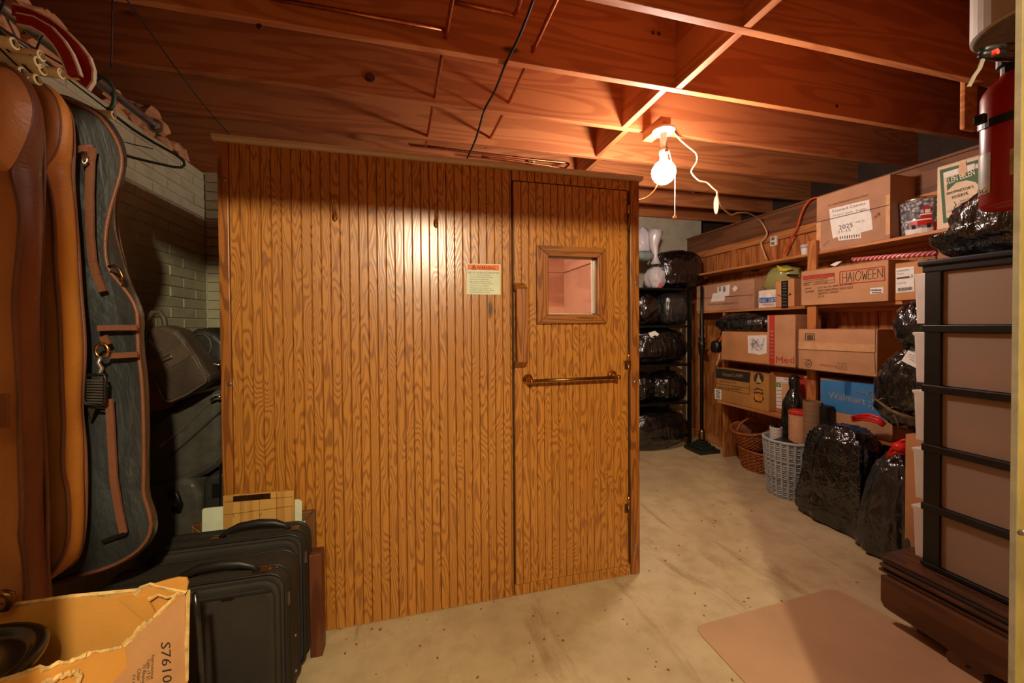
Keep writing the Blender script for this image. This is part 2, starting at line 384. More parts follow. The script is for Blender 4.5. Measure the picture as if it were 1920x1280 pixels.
M().box(3.0, 3.75, .36, 3.9, 2.205, 2.22).build('sill_plate', BEAM, bm)
M().box(3.72, 3.78, .3, 4.2, 2.0, 2.8).build('wall_crawlspace', DARKWALL, kind='structure')
M().box(.9, 3.78, 3.9, 3.95, 2.2, 2.8).build('wall_crawlspace_back', DARKWALL, kind='structure')
# the partition the camera looks through: solid right of the doorway, open studs left of it
wf = M().box(.922, 3.1, .29, .36, 0, 2.785).build('wall_front', PINE, kind='structure')
M().box(.886, .922, .29, .38, 0, 2.43).build('trim_2', STUDW, kind='structure', bevel=.004)
t2 = bpy.data.objects['trim_2']
M().box(.8835, .8865, .374, .3805, 0, 2.43).build('edge_strip', STUDE, t2)
bq = aX(1917, 998, .886); M().lathe((.8862, bq.y, bq.z), [(.0045, 0), (.003, .002)], 12, (-1, 0, 0)).build('bolt', STEEL, t2)
M().box(-1.6, .886, .29, .38, 1.925, 2.43).build('trim_3', PINE, kind='structure')
M().box(-.442, -.402, .29, .38, 0, 1.925).build('trim_4', PINE, kind='structure')
M().box(-1.6, -.80, .29, .38, 0, 1.925).build('wall_front_left', PINE, kind='structure')
# rubble round the joist pockets
rb = thing('masonry_rubble', 'broken brick and mortar crumbling on top of the left wall under the joists', 'rubble', (XL-.05, 1.8, ZL))
for i in range(150):
    yy = R_.uniform(.8, 2.62); s = R_.uniform(.010, .042); hi = R_.random()**2*.2
    lumpy((XL-.10+R_.uniform(-.09, .085), yy, ZL+s*.5+hi*(1 if (yy*3.1) % 1 < .5 else .3)), (s*1.3, s*1.5, s), i, .35, 1.6, 2.6, level=2, fold=.12).build('rubble_chunk', RUBBLE, rb)

# ------------------------------------------------------------------ the sauna cabin
YS, SXL, SXR, SZ, SR = 1.70, -.722, 1.085, 1.962, 1.922
sauna = thing('sauna_cabin', 'oak beadboard sauna cabin with a windowed door under the joists', 'sauna', (.18, 2.3, 0))
PW = .0358
def plank(x0, x1, z0, z1, yf=YS, parent=None):
    y = yf; b = .0032; d = .0045
    poly = [(x0+.0004, y+.012), (x0+.0004, y+d), (x0+b, y), (x1-b, y), (x1-.0004, y+d), (x1-.0004, y+.012)]
    return M().prism([(px, py, z0) for px, py in poly], (0, 0, z1-z0)).build('plank', OAK, parent or sauna)
DX0, DX1, DZ0, DZ1 = .441, 1.022, .055, 1.905
x = SXL+.036
while x < .432:
    x2 = min(x+PW, .432); plank(x, x2, .002, SZ); x = x2
x = .436
while x < 1.03:
    x2 = min(x+PW, 1.034); plank(x, x2, DZ1+.006, SZ); plank(x, x2, .002, DZ0-.004); x = x2
M().box(SXL, SXL+.036, YS-.004, YS+.03, 0, SZ).build('corner_trim', OAK_TRIM, sauna, bevel=.003)
M().box(1.036, SXR, YS-.002, YS+.03, 0, SZ).build('corner_trim', OAK_TRIM, sauna, bevel=.003)
fb = M()
fb.box(SXL, .436, YS+.012, YS+.045, 0, SZ); fb.box(.436, SXR, YS+.012, YS+.045, DZ1+.002, SZ); fb.box(.436, SXR, YS+.012, YS+.045, 0, DZ0-.002); fb.box(1.03, SXR, YS+.012, YS+.045, DZ0, DZ1)
fb.build('front_frame', plain('dark_gap', (52, 30, 14), .8), sauna)
M().box(SXL, SXL+.03, YS+.045, 2.64, 0, SR).build('side_wall', OAK_TRIM, sauna)
M().box(SXR-.03, SXR, YS+.03, 2.64, 0, SR).build('side_wall', OAK_TRIM, sauna)
CEDAR = wood('pink_cedar', (224, 160, 122), (204, 134, 98), 'X', 5, (5, 5, .5), .6, .2, 0, knots=True, kd=(150, 90, 60))
iw = M().box(SXL+.03, SXR-.03, 2.60, 2.64, 0, SR).build('back_wall', CEDAR, sauna)
CEDY = wood('pink_cedar_side', (228, 170, 136), (212, 148, 114), 'Y', 5, (5, 5, .5), .6, .2, 0, kd=(150, 90, 60))
z = .1
while z < 1.9:
    z2 = min(z+.305, SR-.02)
    M().box(SXL+.03, SXR-.03, 2.588, 2.60, z+.0015, z2-.0015).build('inner_board', CEDAR, iw, bevel=.002, seg=1)
    M().box(SXR-.042, SXR-.03, YS+.05, 2.588, z+.003, z2-.003).build('inner_board', CEDY, iw, bevel=.002, seg=1); z += .305
M().box(SXL-.002, SXR+.002, YS+.03, 2.64, SR, SR+.012).build('roof', OAK_TRIM, sauna)
tr = M()
tr.prism([(0+SXL-.01, YS-.022, SZ+.016), (SXL-.01, YS+.03, SZ+.016), (SXL-.01, YS+.03, SZ-.004), (SXL-.01, YS-.012, SZ-.004), (SXL-.01, YS-.022, SZ+.004)], (SXR-SXL+.022, 0, 0))
tr.build('top_trim', BROWN_TRIM, sauna)
# door
door = M().box(DX0, DX1, YS+.013, YS+.04, DZ0, DZ1)
fs = Face('Y', YS-.0025)
wx0, wx1 = aY(1025, 530, YS).x, aY(1120, 530, YS).x; wz0, wz1 = aY(1070, 590, YS).z, aY(1070, 480, YS).z
door = M(); yA, yB = YS+.010, YS+.04
door.box(DX0, wx0, yA, yB, DZ0, DZ1); door.box(wx1, DX1, yA, yB, DZ0, DZ1); door.box(wx0, wx1, yA, yB, DZ0, wz0); door.box(wx0, wx1, yA, yB, wz1, DZ1)
door = door.build('door', OAK_TRIM, sauna)
x = DX0
while x < DX1-.001:
    x2 = min(x+PW, DX1)
    if x2 > wx0+.004 and x < wx1-.004:
        plank(x, x2, DZ0, wz0, YS-.003, door); plank(x, x2, wz1, DZ1, YS-.003, door)
    else: plank(x, x2, DZ0, DZ1, YS-.003, door)
    x = x2
M().box(.4335, .4405, YS+.02, YS+.0445, DZ0, DZ1).build('door_gap_strip', DARKWALL, sauna)
ow = [aY(*q, YS-.016) for q in ((1007.5, 607), (1138, 607), (1137, 464), (1006, 460.5))]
ox0, ox1, oz0, oz1 = ow[0].x, ow[1].x, ow[0].z, (ow[2].z+ow[3].z)/2; fw_ = .036
ix0, ix1, iz0, iz1 = wx0+.004, wx1-.004, wz0+.002, wz1-.004
for q in ([(ox0, oz0), (ox1, oz0), (ix1, iz0), (ix0, iz0)], [(ox1, oz0), (ox1, oz1), (ix1, iz1), (ix1, iz0)],
          [(ox1, oz1), (ox0, oz1), (ix0, iz1), (ix1, iz1)], [(ox0, oz1), (ox0, oz0), (ix0, iz0), (ix0, iz1)]):
    horiz = abs(q[0][0]-q[1][0]) > abs(q[0][1]-q[1][1])
    c = ((q[0][0]+q[1][0]+q[2][0]+q[3][0])/4, (q[0][1]+q[1][1]+q[2][1]+q[3][1])/4)
    q2 = [(c[0]+(a-c[0])*.994, c[1]+(b-c[1])*.994) for a, b in q]
    fr = M().prism([(a, YS-.017, b) for a, b in q2], (0, .0145, 0)).build('window_frame', OAK_H if horiz else OAK_TRIM, door, bevel=.002)
    for t in (.18, .5, .82):
        a = [q[0][i]+(q[1][i]-q[0][i])*t for i in (0, 1)]; b = [q[3][i]+(q[2][i]-q[3][i])*t for i in (0, 1)]
        M().lathe(((a[0]+b[0])/2, YS-.0172, (a[1]+b[1])/2), [(.0025, 0), (.002, .001)], 8, (0, -1, 0)).build('screw', BRASS_D, fr)
gl = N('window_glass'); gl.b.inputs['Base Color'].default_value = (1, 1, 1, 1); gl.b.inputs['Transmission Weight'].default_value = 1; gl.b.inputs['Roughness'].default_value = .02; gl.b.inputs['IOR'].default_value = 1.45
tnode = gl.n('ShaderNodeBsdfTransparent'); mx = gl.n('ShaderNodeMixShader'); mx.inputs[0].default_value = .12
gs = gl.n('ShaderNodeBsdfGlossy'); gs.inputs['Roughness'].default_value = .03
gl.l(tnode.outputs[0], mx.inputs[1]); gl.l(gs.outputs[0], mx.inputs[2]); gl.l(mx.outputs[0], gl.out.inputs[0])
M().box(wx0, wx1, YS+.024, YS+.028, wz0, wz1).build('pane', gl.m, door)
st = M()
for a, b, c_, d_ in ((wx0-.001, wx0+.012, wz0, wz1), (wx1-.012, wx1+.001, wz0, wz1), (wx0, wx1, wz0-.001, wz0+.008), (wx0, wx1, wz1-.008, wz1+.001)): st.box(a, b, YS+.029, YS+.042, c_, d_)
st.build('pane_stop', CANOPYW, door)
# door pull
hx0, hx1 = aY(966, 600, YS-.04).x, aY(988, 600, YS-.04).x
ht, hb = aY(975, 529, YS-.03).z, aY(975, 691, YS-.03).z
hp = M().box(hx0+.004, hx1, YS-.06, YS-.038, hb+.03, ht-.03)
hd = thing('door_pull', None, None, (0, 0, 0)) if False else hp.build('door_handle', OAK_TRIM, door, bevel=.003)
for za, zb in ((ht-.034, ht), (hb, hb+.034)):
    up = za > 1.25
    M().prism([(hx0+.002, YS-.003, zb if up else za), (hx0+.002, YS-.060, (zb-.03) if up else (za+.03)), (hx0+.002, YS-.060, za if up else zb), (hx0+.002, YS-.003, za if up else zb)], (hx1-hx0-.002, 0, 0)).build('handle_end', OAK_H, hd, bevel=.002)
# towel bar
tb = M(); pl, pr = aY(991, 712, YS-.03), aY(1150, 706, YS-.03); zt = (pl.z+pr.z)/2
bar = M().tube([(pl.x+.004, YS-.062, zt), (pr.x+.012, YS-.062, zt)], .0075, 12).build('towel_bar', BRASS_D, door, smooth=True)
for xx in (pl.x+.004, pr.x+.008):
    M().lathe((xx, YS-.003, zt), [(.025, 0), (.025, .004), (.021, .008), (.014, .011), (.010, .02), (.008, .045), (.011, .052), (.0115, .06), (.009, .069), (.003, .072)], 20, (0, -1, 0)).build('bar_bracket', BRASS, bar, smooth=True)
# hinges
for py in (408, 684, 953):
    q = aY(1177.5, py, YS-.008)
    h = M().box(q.x-.017, q.x+.002, YS-.0055, YS-.003, q.z-.022, q.z+.022).build('hinge', BRASS_D, door, bevel=.001)
    M().box(q.x+.004, q.x+.018, YS-.0055, YS-.002, q.z-.022, q.z+.022).build('hinge_leaf', BRASS_D, h)
    M().tube([(q.x+.003, YS-.009, q.z-.06), (q.x+.003, YS-.009, q.z+.02)], .004, 8).build('hinge_pin', BRASS_D, h, smooth=True)
    M().tube([(q.x+.003, YS-.009, q.z+.021), (q.x+.003, YS-.009, q.z+.062)], .0055, 8).build('hinge_knuckle', BRASS, h, smooth=True)
for px, py in ((419.5, 336), (430.5, 720), (1193, 400), (1191, 716), (1192.5, 1023), (1193, 530)):
    q = aY(px, py, YS-.005); M().lathe((q.x, YS-.003, q.z), [(.008, 0), (.008, .003), (.005, .005)], 14, (0, -1, 0)).build('screw', STEEL, sauna, smooth=False)
# hooks
for px, yt, yb in ((627.5, 370, 414), (817.5, 383, 426)):
    a, b = aY(px-1.5, yt, YS-.03), aY(px, yb, YS-.004)
    x = b.x; hk = M().tube([(x, YS-.006, b.z+.012), (x, YS-.012, b.z+.03), (x-.002, YS-.02, b.z+.05), (x-.002, YS-.034, a.z-.012), (x-.002, YS-.04, a.z)], [.006, .005, .004, .0032, .004], 8)
    hk.lathe((x, YS-.005, b.z+.016), [(.002, -.018), (.009, -.010), (.011, 0), (.009, .014), (.003, .026)], 10, (0, 0, 1), (1, .5))
    hk.build('coat_hook', BRASS, sauna, smooth=True)
# warning sticker
SF = Face('Y', YS-.0008)
ORANGE = plain('orange_print', (226, 104, 44), .5, 0, .05); LABELG = plain('pale_label', (206, 208, 174), .45, 0, .04)
sg = SF.patch([(875, 494), (938.5, 495.5), (938.5, 552.5), (875, 551.5)], 'warning_sticker', LABELG, sauna)
SF.patch([(876.5, 495.5), (936, 497), (936, 507), (876.5, 505.5)], 'warning_band', ORANGE, sg, .0018)
SF.text([('WARNING', (894, 504.8), (928.5, 505.8), (894, 498.4))], INK, sg)
tri = SF.lines([((884, 504.6), (888.2, 497.4)), ((888.2, 497.4), (892.4, 504.8)), ((892.4, 504.8), (884, 504.6)), ((888.2, 499.6), (888.2, 503.4))], INK, sg, 'warning_triangle', 1.0, .0024)
rows = ['REDUCE THE RISK OF OVERHEATING', 'Do not use a sauna if you are taking any', 'medicine, have been drinking or are unwell', 'and limit your stay in the sauna', 'Hot surfaces can burn the skin', '* Check with your doctor before use if pregnant', 'in poor health or under medical care', '* Breathing heated air in the sauna may not', 'be suitable for children, elderly or infirm', 'Supervise children at all times']
it = []
for i, t in enumerate(rows):
    y0 = 512.4+i*4.05; e = 936 if i == 0 else (926 - (i*7 % 11)); it.append((t, (878 if i == 0 else 880.5, y0), (e, y0+.9), (878 if i == 0 else 880.5, y0-(3.3 if i == 0 else 2.6))))
SF.text(it, GREYINK, sg)
# unseen light added inside the cabin to brighten the boards behind the window
sl = thing('cabin_fill_light', 'small round sauna lamp on the cabin ceiling, behind the door window', 'lamp', (.25, 2.1, SR-.05))
em = N('cabin_fill_glow'); em.b.inputs['Emission Color'].default_value = (1, .80, .66, 1); em.b.inputs['Emission Strength'].default_value = 240
M().lathe((.25, 2.1, SR-.05), [(.03, 0), (.055, .008), (.06, .03)], 20).build('fill_light_glass', em.m, sl, smooth=True)
M().lathe((.25, 2.1, SR-.02), [(.07, 0), (.07, .018)], 20).build('fill_light_base', CANOPYW, sl)
# ------------------------------------------------------------------ ceiling: bulb, cords, pipes
bulb = thing('bulb_fixture', 'bare glowing globe bulb in a white ceiling socket with pull chain', 'light', (BULB.x, BULB.y, ZJ))
em = N('bulb_glow'); em.b.inputs['Base Color'].default_value = (1, 1, 1, 1); em.b.inputs['Emission Color'].default_value = BULB_C + (1,)
em.b.inputs['Emission Strength'].default_value = BULB_E/(4*math.pi**2*.066**2)
bx, by, bz = BULB
cz = aY(1243, 250, by).z; bxc = aY(1243, 250, by).x
M().lathe(BULB, [(.004, -.066), (.026, -.061), (.047, -.046), (.062, -.022), (.066, .0), (.062, .023), (.048, .045), (.03, .06), (.019, .070), (.017, .08)], 24).build('bulb_globe', em.m, bulb, smooth=True)
M().lathe((bx, by, cz), [(.03, 0), (.055, .002), (.063, .012), (.06, .022), (.05, .028)], 28).build('canopy', CANOPYW, bulb, smooth=True)
M().lathe((bx, by, bz+.068), [(.018, 0), (.021, .005), (.021, .03), (.024, .034), (.024, .07), (.02, .074), (.02, cz-bz-.066)], 18).build('socket', plain('socket_metal', (196, 176, 150), .35, .5, .1), bulb, smooth=True)
M().lathe((bx+.004, by-.02, bz+.105), [(.010, -.008), (.014, 0), (.010, .012)], 12).build('socket_ring', plain('red_socket_ring', (200, 84, 50), .5), bulb)
M().box(bx-.03, bx+.034, by-.02, 2.083, cz+.028, cz+.085).build('mounting_block', PINE_Y, bulb, bevel=.002)
p0 = Vector((bx+.02, by-.02, bz+.12)); p1 = aY(1265.5, 330, by-.02); p2 = aY(1265.5, 408, by-.02)
ch = M().tube([p0, p1, p2], .0022, 6).build('pull_chain', CANOPYW, bulb)
M().lathe(p2, [(.006, -.004), (.0135, -.003), (.0135, .003), (.006, .004)], 14, (0, 1, 0)).build('pull_ring', PINE_Y, ch)
def curve(name, pts, r, mat, label, cat, n=6, group=None, sm=4):
    pts = [Vector(p) for p in pts]; out = []
    for i in range(len(pts)-1):
        a, b, c, d = pts[max(0, i-1)], pts[i], pts[i+1], pts[min(len(pts)-1, i+2)]
        for k in range(sm):
            t = k/sm; out.append(.5*((2*b)+(c-a)*t+(2*a-5*b+4*c-d)*t*t+(3*b-a-3*c+d)*t**3))
    out.append(pts[-1]); return M().tube(out, r, n).build(name, mat, None, smooth=True, label=label, cat=cat, group=group)
CORDW = plain('cream_cord', (214, 178, 136), .5, 0, .05); CORDO = plain('orange_cord', (214, 84, 30), .5, 0, .05)
def on(l, Y): return [aY(x, y, Y) for x, y in l]
curve('power_lead', on([(1260, 244), (1275, 262), (1290, 275), (1305, 288), (1306, 303), (1297, 318), (1298, 326), (1310, 338), (1325, 342), (1336, 352), (1344, 358)], 2.076), .005, CORDW, 'cream electric lead running from the bulb socket along the joists', 'cord')
curve('power_lead', [aY(1344, 358, 2.076), aY(1352, 385, 2.2), aY(1370, 402, 2.4), aY(1385, 399, 2.5), aY(1405, 400, 2.6), aX(1424, 412, 2.97), aX(1437, 432, 2.97), aX(1436, 444, 2.97), aX(1427, 455, 2.97), aX(1432, 472, 2.97), aX(1438, 487, 2.97)], .006, CORDW, 'cream cord sagging to the outlet above the upper shelf', 'cord')
tg = M().prism([aY(1343+4.5*math.cos(a), 384+17*math.sin(a), 2.07) for a in [i*math.pi/12 for i in range(24)]], (.004, .006, 0)).build('paper_tag', CANOPYW, None, label='oval white tag hanging on the cream lead by the joists', cat='tag')
M().tube([aY(1344, 358, 2.074), aY(1343, 372, 2.072)], .0015, 5).build('tag_string', CORDW, tg)
curve('orange_wire', [aY(1196, 375, 2.0), aY(1212, 370, 1.98), aY(1226, 358, 1.95), aY(1236, 340, by)], .003, CORDO, 'thin orange wire looping behind the lit bulb', 'wire')
curve('extension_lead', [aX(x, y, 2.975) for x, y in [(1532, 370), (1520, 374), (1510, 385), (1502, 402), (1495, 425), (1487, 440), (1478, 458), (1470, 476)]], .007, CORDO, 'orange extension cord draped from the beam over the wall boards', 'cord')
# outlet on the wall
oq = aX(1452, 452, 3.0); ot = thing('outlet_box', 'white electrical outlet above the upper shelf with a conduit below', 'outlet', oq)
M().box(2.985, 3.005, oq.y-.03, oq.y+.03, oq.z-.042, oq.z+.042).build('outlet_plate', CANOPYW, ot, bevel=.004)
M().box(2.992, 3.01, oq.y-.028, oq.y+.028, oq.z-.16, oq.z-.042).build('conduit', PINE_Y, ot, bevel=.003)
so = M()
for dz in (-.02, .02): so.box(2.983, 2.986, oq.y-.014, oq.y+.014, oq.z+dz-.011, oq.z+dz+.011)
so.build('socket', GREYINK, ot)
# copper pipes running through the joists
def line3(a, b, t): return a+(b-a)*t
def pipe(label, pts, r=.0085, sm=3): return curve('copper_pipe', pts, r, COPPER, label, 'pipe', 10, 'copper pipes in the ceiling', sm)
def through(*pts):
    a, b = pts[0], pts[1]; return [a+(a-b)*.9] + list(pts) + [pts[-1]+(pts[-1]-pts[-2])*.35]
pipe('copper pipe passing through the joists left of the black cable', through(aY(836, 66, 1.664), aY(815, 180, 2.074), aY(802, 253, 2.481)))
pipe('copper pipe passing through the joists right of the black cable', through(aY(1000, 93, 1.664), aY(955, 190, 2.074), aY(920, 257, 2.481)))
e1 = aY(833, 56, 1.645); l1 = aY(505, -4, 1.645)
pipe('copper branch pipe running left from the left pipe along a joist', [l1, line3(l1, e1, .5), e1], .0085, 1)
e2 = aY(964, 28, 1.58); l2 = aY(852, 4, 1.58)
pipe('copper pipe with an elbow at the top edge of the view', [l2, line3(l2, e2, .94), e2, aY(972, 12, 1.50), aY(979, -14, 1.38)], .0085, 2)
pipe('long copper pipe lying low above the sauna roof with elbow end', [aY(797, 274, 2.80), aY(900, 287, 2.80), aY(1000, 299, 2.80), aY(1058, 305, 2.80), aY(1066, 309, 2.77), aY(1052, 320, 2.60)])
pipe('short lower copper pipe parallel above the sauna roof', [aY(903, 294, 2.72), aY(960, 301, 2.72), aY(1030, 311, 2.72), aY(1058, 316, 2.72)], .0075)
curve('black_cable', [aZ(1003, -8, 2.44), aZ(975, 65, 2.425), aZ(948, 120, 2.425), aZ(928, 170, 2.425), aZ(908, 207, 2.425), aY(893, 258, 2.08), aY(874, 302, 1.98)], .0055, DARKM, 'black cable hanging from the joists down to the sauna roof', 'cable')
curve('thin_string', [aY(236, -4, 1.2), aY(290, 72, 1.35), aY(345, 148, 1.5), aY(395, 212, 1.62), aY(431, 252, 1.72)], .0022, DARKM, 'thin dark string slanting from the ceiling to the sauna corner', 'string')
curve('thin_string', [aY(211, -4, 1.25), aY(210, 70, 1.26), aY(208, 128, 1.28)], .0018, DARKM, 'thin string hanging straight down beside the red and white hooks', 'string')
kh = thing('joist_bracket', 'small wooden block hung between joists above the fire extinguisher', 'block', aY(1812, 200, 1.33))
q0, q1 = aY(1803, 243, 1.315), aY(1829, 160, 1.315)
M().box(q0.x, q1.x, 1.3035, 1.326, q0.z, 2.60).build('block', PINE_Y, kh, bevel=.01)
for n_, (px, py, k) in enumerate(((695, 144, 1), (588, 236, 0))):
    pass
kn = M(); c = aY(694, 145, 2.082); kn.lathe((c.x, 2.085, c.z), [(.026, 0), (.024, .003), (.014, .0035)], 18, (0, -1, 0))
for px, py, Y in ((485, 48, 1.677), (1000, 88, 1.677), (1236, 62, 1.677), (1225, 60, 1.677), (1570, 198, 1.677), (1650, 293, 2.49), (1300, 360, 2.898)):
    c = aY(px, py, Y-.003); kn.lathe((c.x, Y+.001, c.z), [(.012, 0), (.010, .002), (.004, .0025)], 12, (0, -1, 0))
kn.build('joist_knot', plain('dark_knot', (84, 40, 16), .7, 0, .3, 40), ceil, kind='stuff')

# ------------------------------------------------------------------ the built-in shelves
S1, S2, S3, S4, SX = 1.758, 1.378, .925, .54, 2.79
shelf = thing('built_in_shelves', 'pine board shelving along the right wall holding boxes', 'shelves', (2.9, 1.9, 0))
for (z, y1, xf, t) in ((S1, 3.41, SX, .018), (S2, 3.33, SX, .02), (S3, 3.02, 2.80, .02), (S4, 2.98, 2.715, .02)):
    M().box(xf, 3.028, .44, y1, z-t, z).build('shelf_board', PINE_Y, shelf, bevel=.002)
yp1, yp0 = aX(1513.5, 520, 2.765).y, aX(1530, 520, 2.765).y
M().box(2.765, 2.789, yp0, yp1, 0, 1.84).build('post', PINE, shelf, bevel=.002)
M().box(2.765, 2.789, .60, .66, 0, 1.84).build('post', PINE, shelf, bevel=.002)
for z, t in ((S1-.018, .03), (S2-.02, .03), (S3-.02, .03), (S4-.02, .03)):
    M().box(3.005, 3.029, .44, 2.98, z-t, z).build('cleat', PINE_Y, shelf, bevel=.002)
M().box(2.80, 3.03, 2.985, 3.005, 0, S2-.02).build('end_panel', PINE, shelf)

def carton(label, pl, pr, ptl, xf, z0, xb, mat=CARD, group='cardboard boxes on the shelves', seam=None, name='cardboard_box', flaps=True):
    y1 = aX(pl, ptl, xf).y; z1 = aX(pl, ptl, xf).z; y0 = aX(pr, ptl, xf).y
    t = thing(name, label, 'box', ((xf+xb)/2, (y0+y1)/2, z0), group)
    bd = M().box(xf, xb, y0, y1, z0, z1-.003).build('box_body', mat, t, bevel=.004)
    if flaps:
        g = .002; xm = (xf+xb)/2
        M().box(xf+.001, xm-g, y0+.001, y1-.001, z1-.003, z1).build('flap', mat, t, bevel=.001, seg=1)
        M().box(xm+g, xb-.001, y0+.001, y1-.001, z1-.003, z1).build('flap', mat, t, bevel=.001, seg=1)
    return t, Face('X', xf), (y0, y1, z0, z1)
# upper shelf
t, f, (y0, y1, z0, z1) = carton('large cardboard box plastered with handwritten white labels on the top shelf', 1531, 1669, 370, 2.80, S1+.001, 3.015, CARD3)
f.lines([((1531, 417), (1668, 384))], DARKM, t, 'seam', 1.2)
f.patch([(1555, 392), (1630, 374), (1632, 404), (1557, 416)], 'paper_label', PAPER, t)
f.patch([(1557, 414), (1634, 398), (1637, 430), (1614, 436), (1615, 446), (1573, 451), (1571, 444), (1562, 447)], 'paper_label', PAPER, t, .0022)
f.text([('am done Shipping out you, finest', (1554, 388), (1629, 368), (1553.5, 383)), ], BROWNINK, t)
f.text([('Framed Canvas', (1562, 399), (1624, 383), (1561, 394)), ('Oil paint 16x20', (1562, 407), (1600, 399), (1561, 403)), ('fragile', (1606, 398), (1626, 394), (1605, 393))], GREYINK, t, lift=.003)
f.text([('2025', (1574, 431), (1600, 425), (1573, 423)), ('ship to', (1605, 419), (1622, 415), (1604, 415)), ('21-15', (1572, 438), (1596, 433), (1571, 433))], INK, t, lift=.0032)
f.lines([((1576+i*4.4, 448.5-i*.55), (1576+i*4.4, 443-i*.55)) for i in range(9)], INK, t, 'barcode', 1.6, .0032)
f.text([('XB', (1640, 411), (1652, 402), (1638, 406)), ('KEEP DRY', (1545, 462), (1556, 452), (1544, 460))], BROWNINK, t)
for a, b in ((1531, 1539), (1661, 1669)): M().prism([f.p(a, 398-(a-1531)*.24+20*(a < 1600), .001), f.p(b, 396-(b-1531)*.24+20*(b < 1600), .001), f.p(b, 466-(b-1531)*.2, .001), f.p(a, 467-(a-1531)*.2, .001)], (.0006, 0, 0)).build('packing_tape', TAPE, t)
# tin with a red truck scene
def cyl_patch(mm, c, rf, a0, a1, h0, h1, n=6, lift=.001):
    mm.grid(lambda u, v: (c.x+(rf(h0+(h1-h0)*v)+lift)*math.cos(a0+(a1-a0)*u), c.y+(rf(h0+(h1-h0)*v)+lift)*math.sin(a0+(a1-a0)*u), c.z+h0+(h1-h0)*v), n, 2)
q = aX(1719, 437, 2.835); tc = Vector((2.925, q.y+.03, S1)); hh = .215
tin = thing('popcorn_tin', 'silvery round tin printed with a red truck in snow beside taped box', 'tin', tc)
rf = lambda h: .080+.014*h/hh
TINM = N('tin_print'); v = TINM.coords((1, 1, 1)); vo = TINM.n('ShaderNodeTexVoronoi'); vo.inputs['Scale'].default_value = 60; TINM.l(v, vo.inputs['Vector'])
TINM.set(TINM.ramp(vo.outputs['Distance'], [(.2, (226, 222, 220)), (.5, (150, 150, 158)), (.8, (86, 84, 92))]), .22, .25, .5)
M().lathe(tc, [(rf(0)-.004, 0), (rf(0), .004), (rf(hh), hh)], 36).build('tin_body', TINM.m, tin, smooth=True)
M().lathe(tc, [(rf(hh)+.001, hh-.012), (rf(hh)+.004, hh-.010), (rf(hh)+.004, hh+.001), (rf(hh)-.002, hh+.004), (.02, hh+.004)], 36).build('lid', CHROME, tin, smooth=True)
va = math.atan2(-tc.y, -tc.x); mm = M(); mw = M(); mk = M()
R2 = lambda a0, a1, h0, h1, t_=mm, l=.0012: cyl_patch(t_, tc, rf, va+a0, va+a1, h0, h1, 6, l)
R2(-.55, .55, .055, .085); R2(-.05, .5, .085, .118); R2(.1, .45, .118, .15); R2(-.02, .42, .15, .158); R2(.62, .8, .02, .07)
R2(-.5, .5, .083, .09, mw, .0018); R2(.16, .4, .122, .142, mw, .0018); R2(-.05, .5, .112, .119, mw, .002); R2(-.9, .9, .012, .04, mw, .001)
for a in (-.38, .36): R2(a-.1, a+.1, .038, .062, mk, .002)
mm.build('truck_print', plain('truck_red', (190, 40, 34), .3), tin); mw.build('snow_print', PAPER, tin); mk.build('wheel_print', INK, tin)
mt = M()
for a in (-.7, -.5, .62): 
    for i in range(4): R2(a-.09+.02*i, a+.09-.02*i, .10+.018*i, .118+.018*i, mt, .0014)
mt.build('tree_print', plain('tree_grey', (96, 92, 92), .4), tin)
# wine carton
t, f, b = carton('white and green printed wine carton on the top shelf beside the round tin', 1757, 1850, 314, 2.80, S1+.001, 3.0, plain('white_carton', (216, 192, 160), .6, 0, .04))
GREEN = plain('green_print', (58, 92, 52), .6, 0, .06)
def ring(fc, o, i, mat, par, nm, lift=.0015):
    mm = M()
    for k in range(len(o)):
        k2 = (k+1) % len(o); mm.prism([fc.p(*o[k], lift), fc.p(*o[k2], lift), fc.p(*i[k2], lift), fc.p(*i[k], lift)], (.0006, 0, 0))
    return mm.build(nm, mat, par)
ring(f, [(1762, 319), (1842, 297), (1842, 397), (1769, 419)], [(1768, 325), (1842, 304), (1842, 388), (1774, 409)], GREEN, t, 'green_border')
f.patch([(1775, 334), (1842, 312), (1842, 355), (1829, 341), (1812, 338), (1793, 342), (1776, 358)], 'green_panel', GREEN, t)
f.patch([(1769, 324), (1828, 306), (1828, 316), (1770, 334)], 'banner', PAPER, t, .002)
f.text([('GLEN ELLEN', (1773, 347), (1829, 327), (1771, 337))], plain('cream_print', (232, 222, 196), .6), t, lift=.003)
f.text([("PROPRIETOR'S", (1776, 366), (1826, 352), (1775, 361)), ('RESERVE', (1786, 373), (1816, 364), (1785, 368))], INK, t)
f.text([('750 ML', (1800, 379), (1824, 373), (1800, 376)), ('CONTENTS', (1797, 384), (1826, 377), (1797, 381)), ('CALIFORNIA', (1776, 398), (1824, 388), (1776, 395))], GREYINK, t)
f.lines([((1789, 378), (1793, 384)), ((1793, 384), (1789, 390)), ((1789, 390), (1790, 396)), ((1790, 396), (1795, 400))], GREYINK, t, 'swirl', 1.2)
f.patch([(1800, 305), (1812, 302), (1814, 322), (1806, 334), (1797, 322)], 'clear_tape', TAPE, t, .003)
# paper cup
q = aX(1508, 473, 2.86); cc = Vector((2.87, q.y, S1))
cup = thing('paper_cup', 'small white paper cup on the top shelf left of its post', 'cup', cc)
M().lathe(cc, [(.022, 0), (.024, .004), (.030, .078), (.0315, .082), (.029, .084), (.027, .06), (.02, .006)], 24).build('cup_body', PAPER, cup, smooth=True)
M().lathe(cc, [(.0295, .058), (.0312, .079)], 24).build('rim_band', plain('grey_lilac', (170, 160, 176), .5), cup, smooth=True)
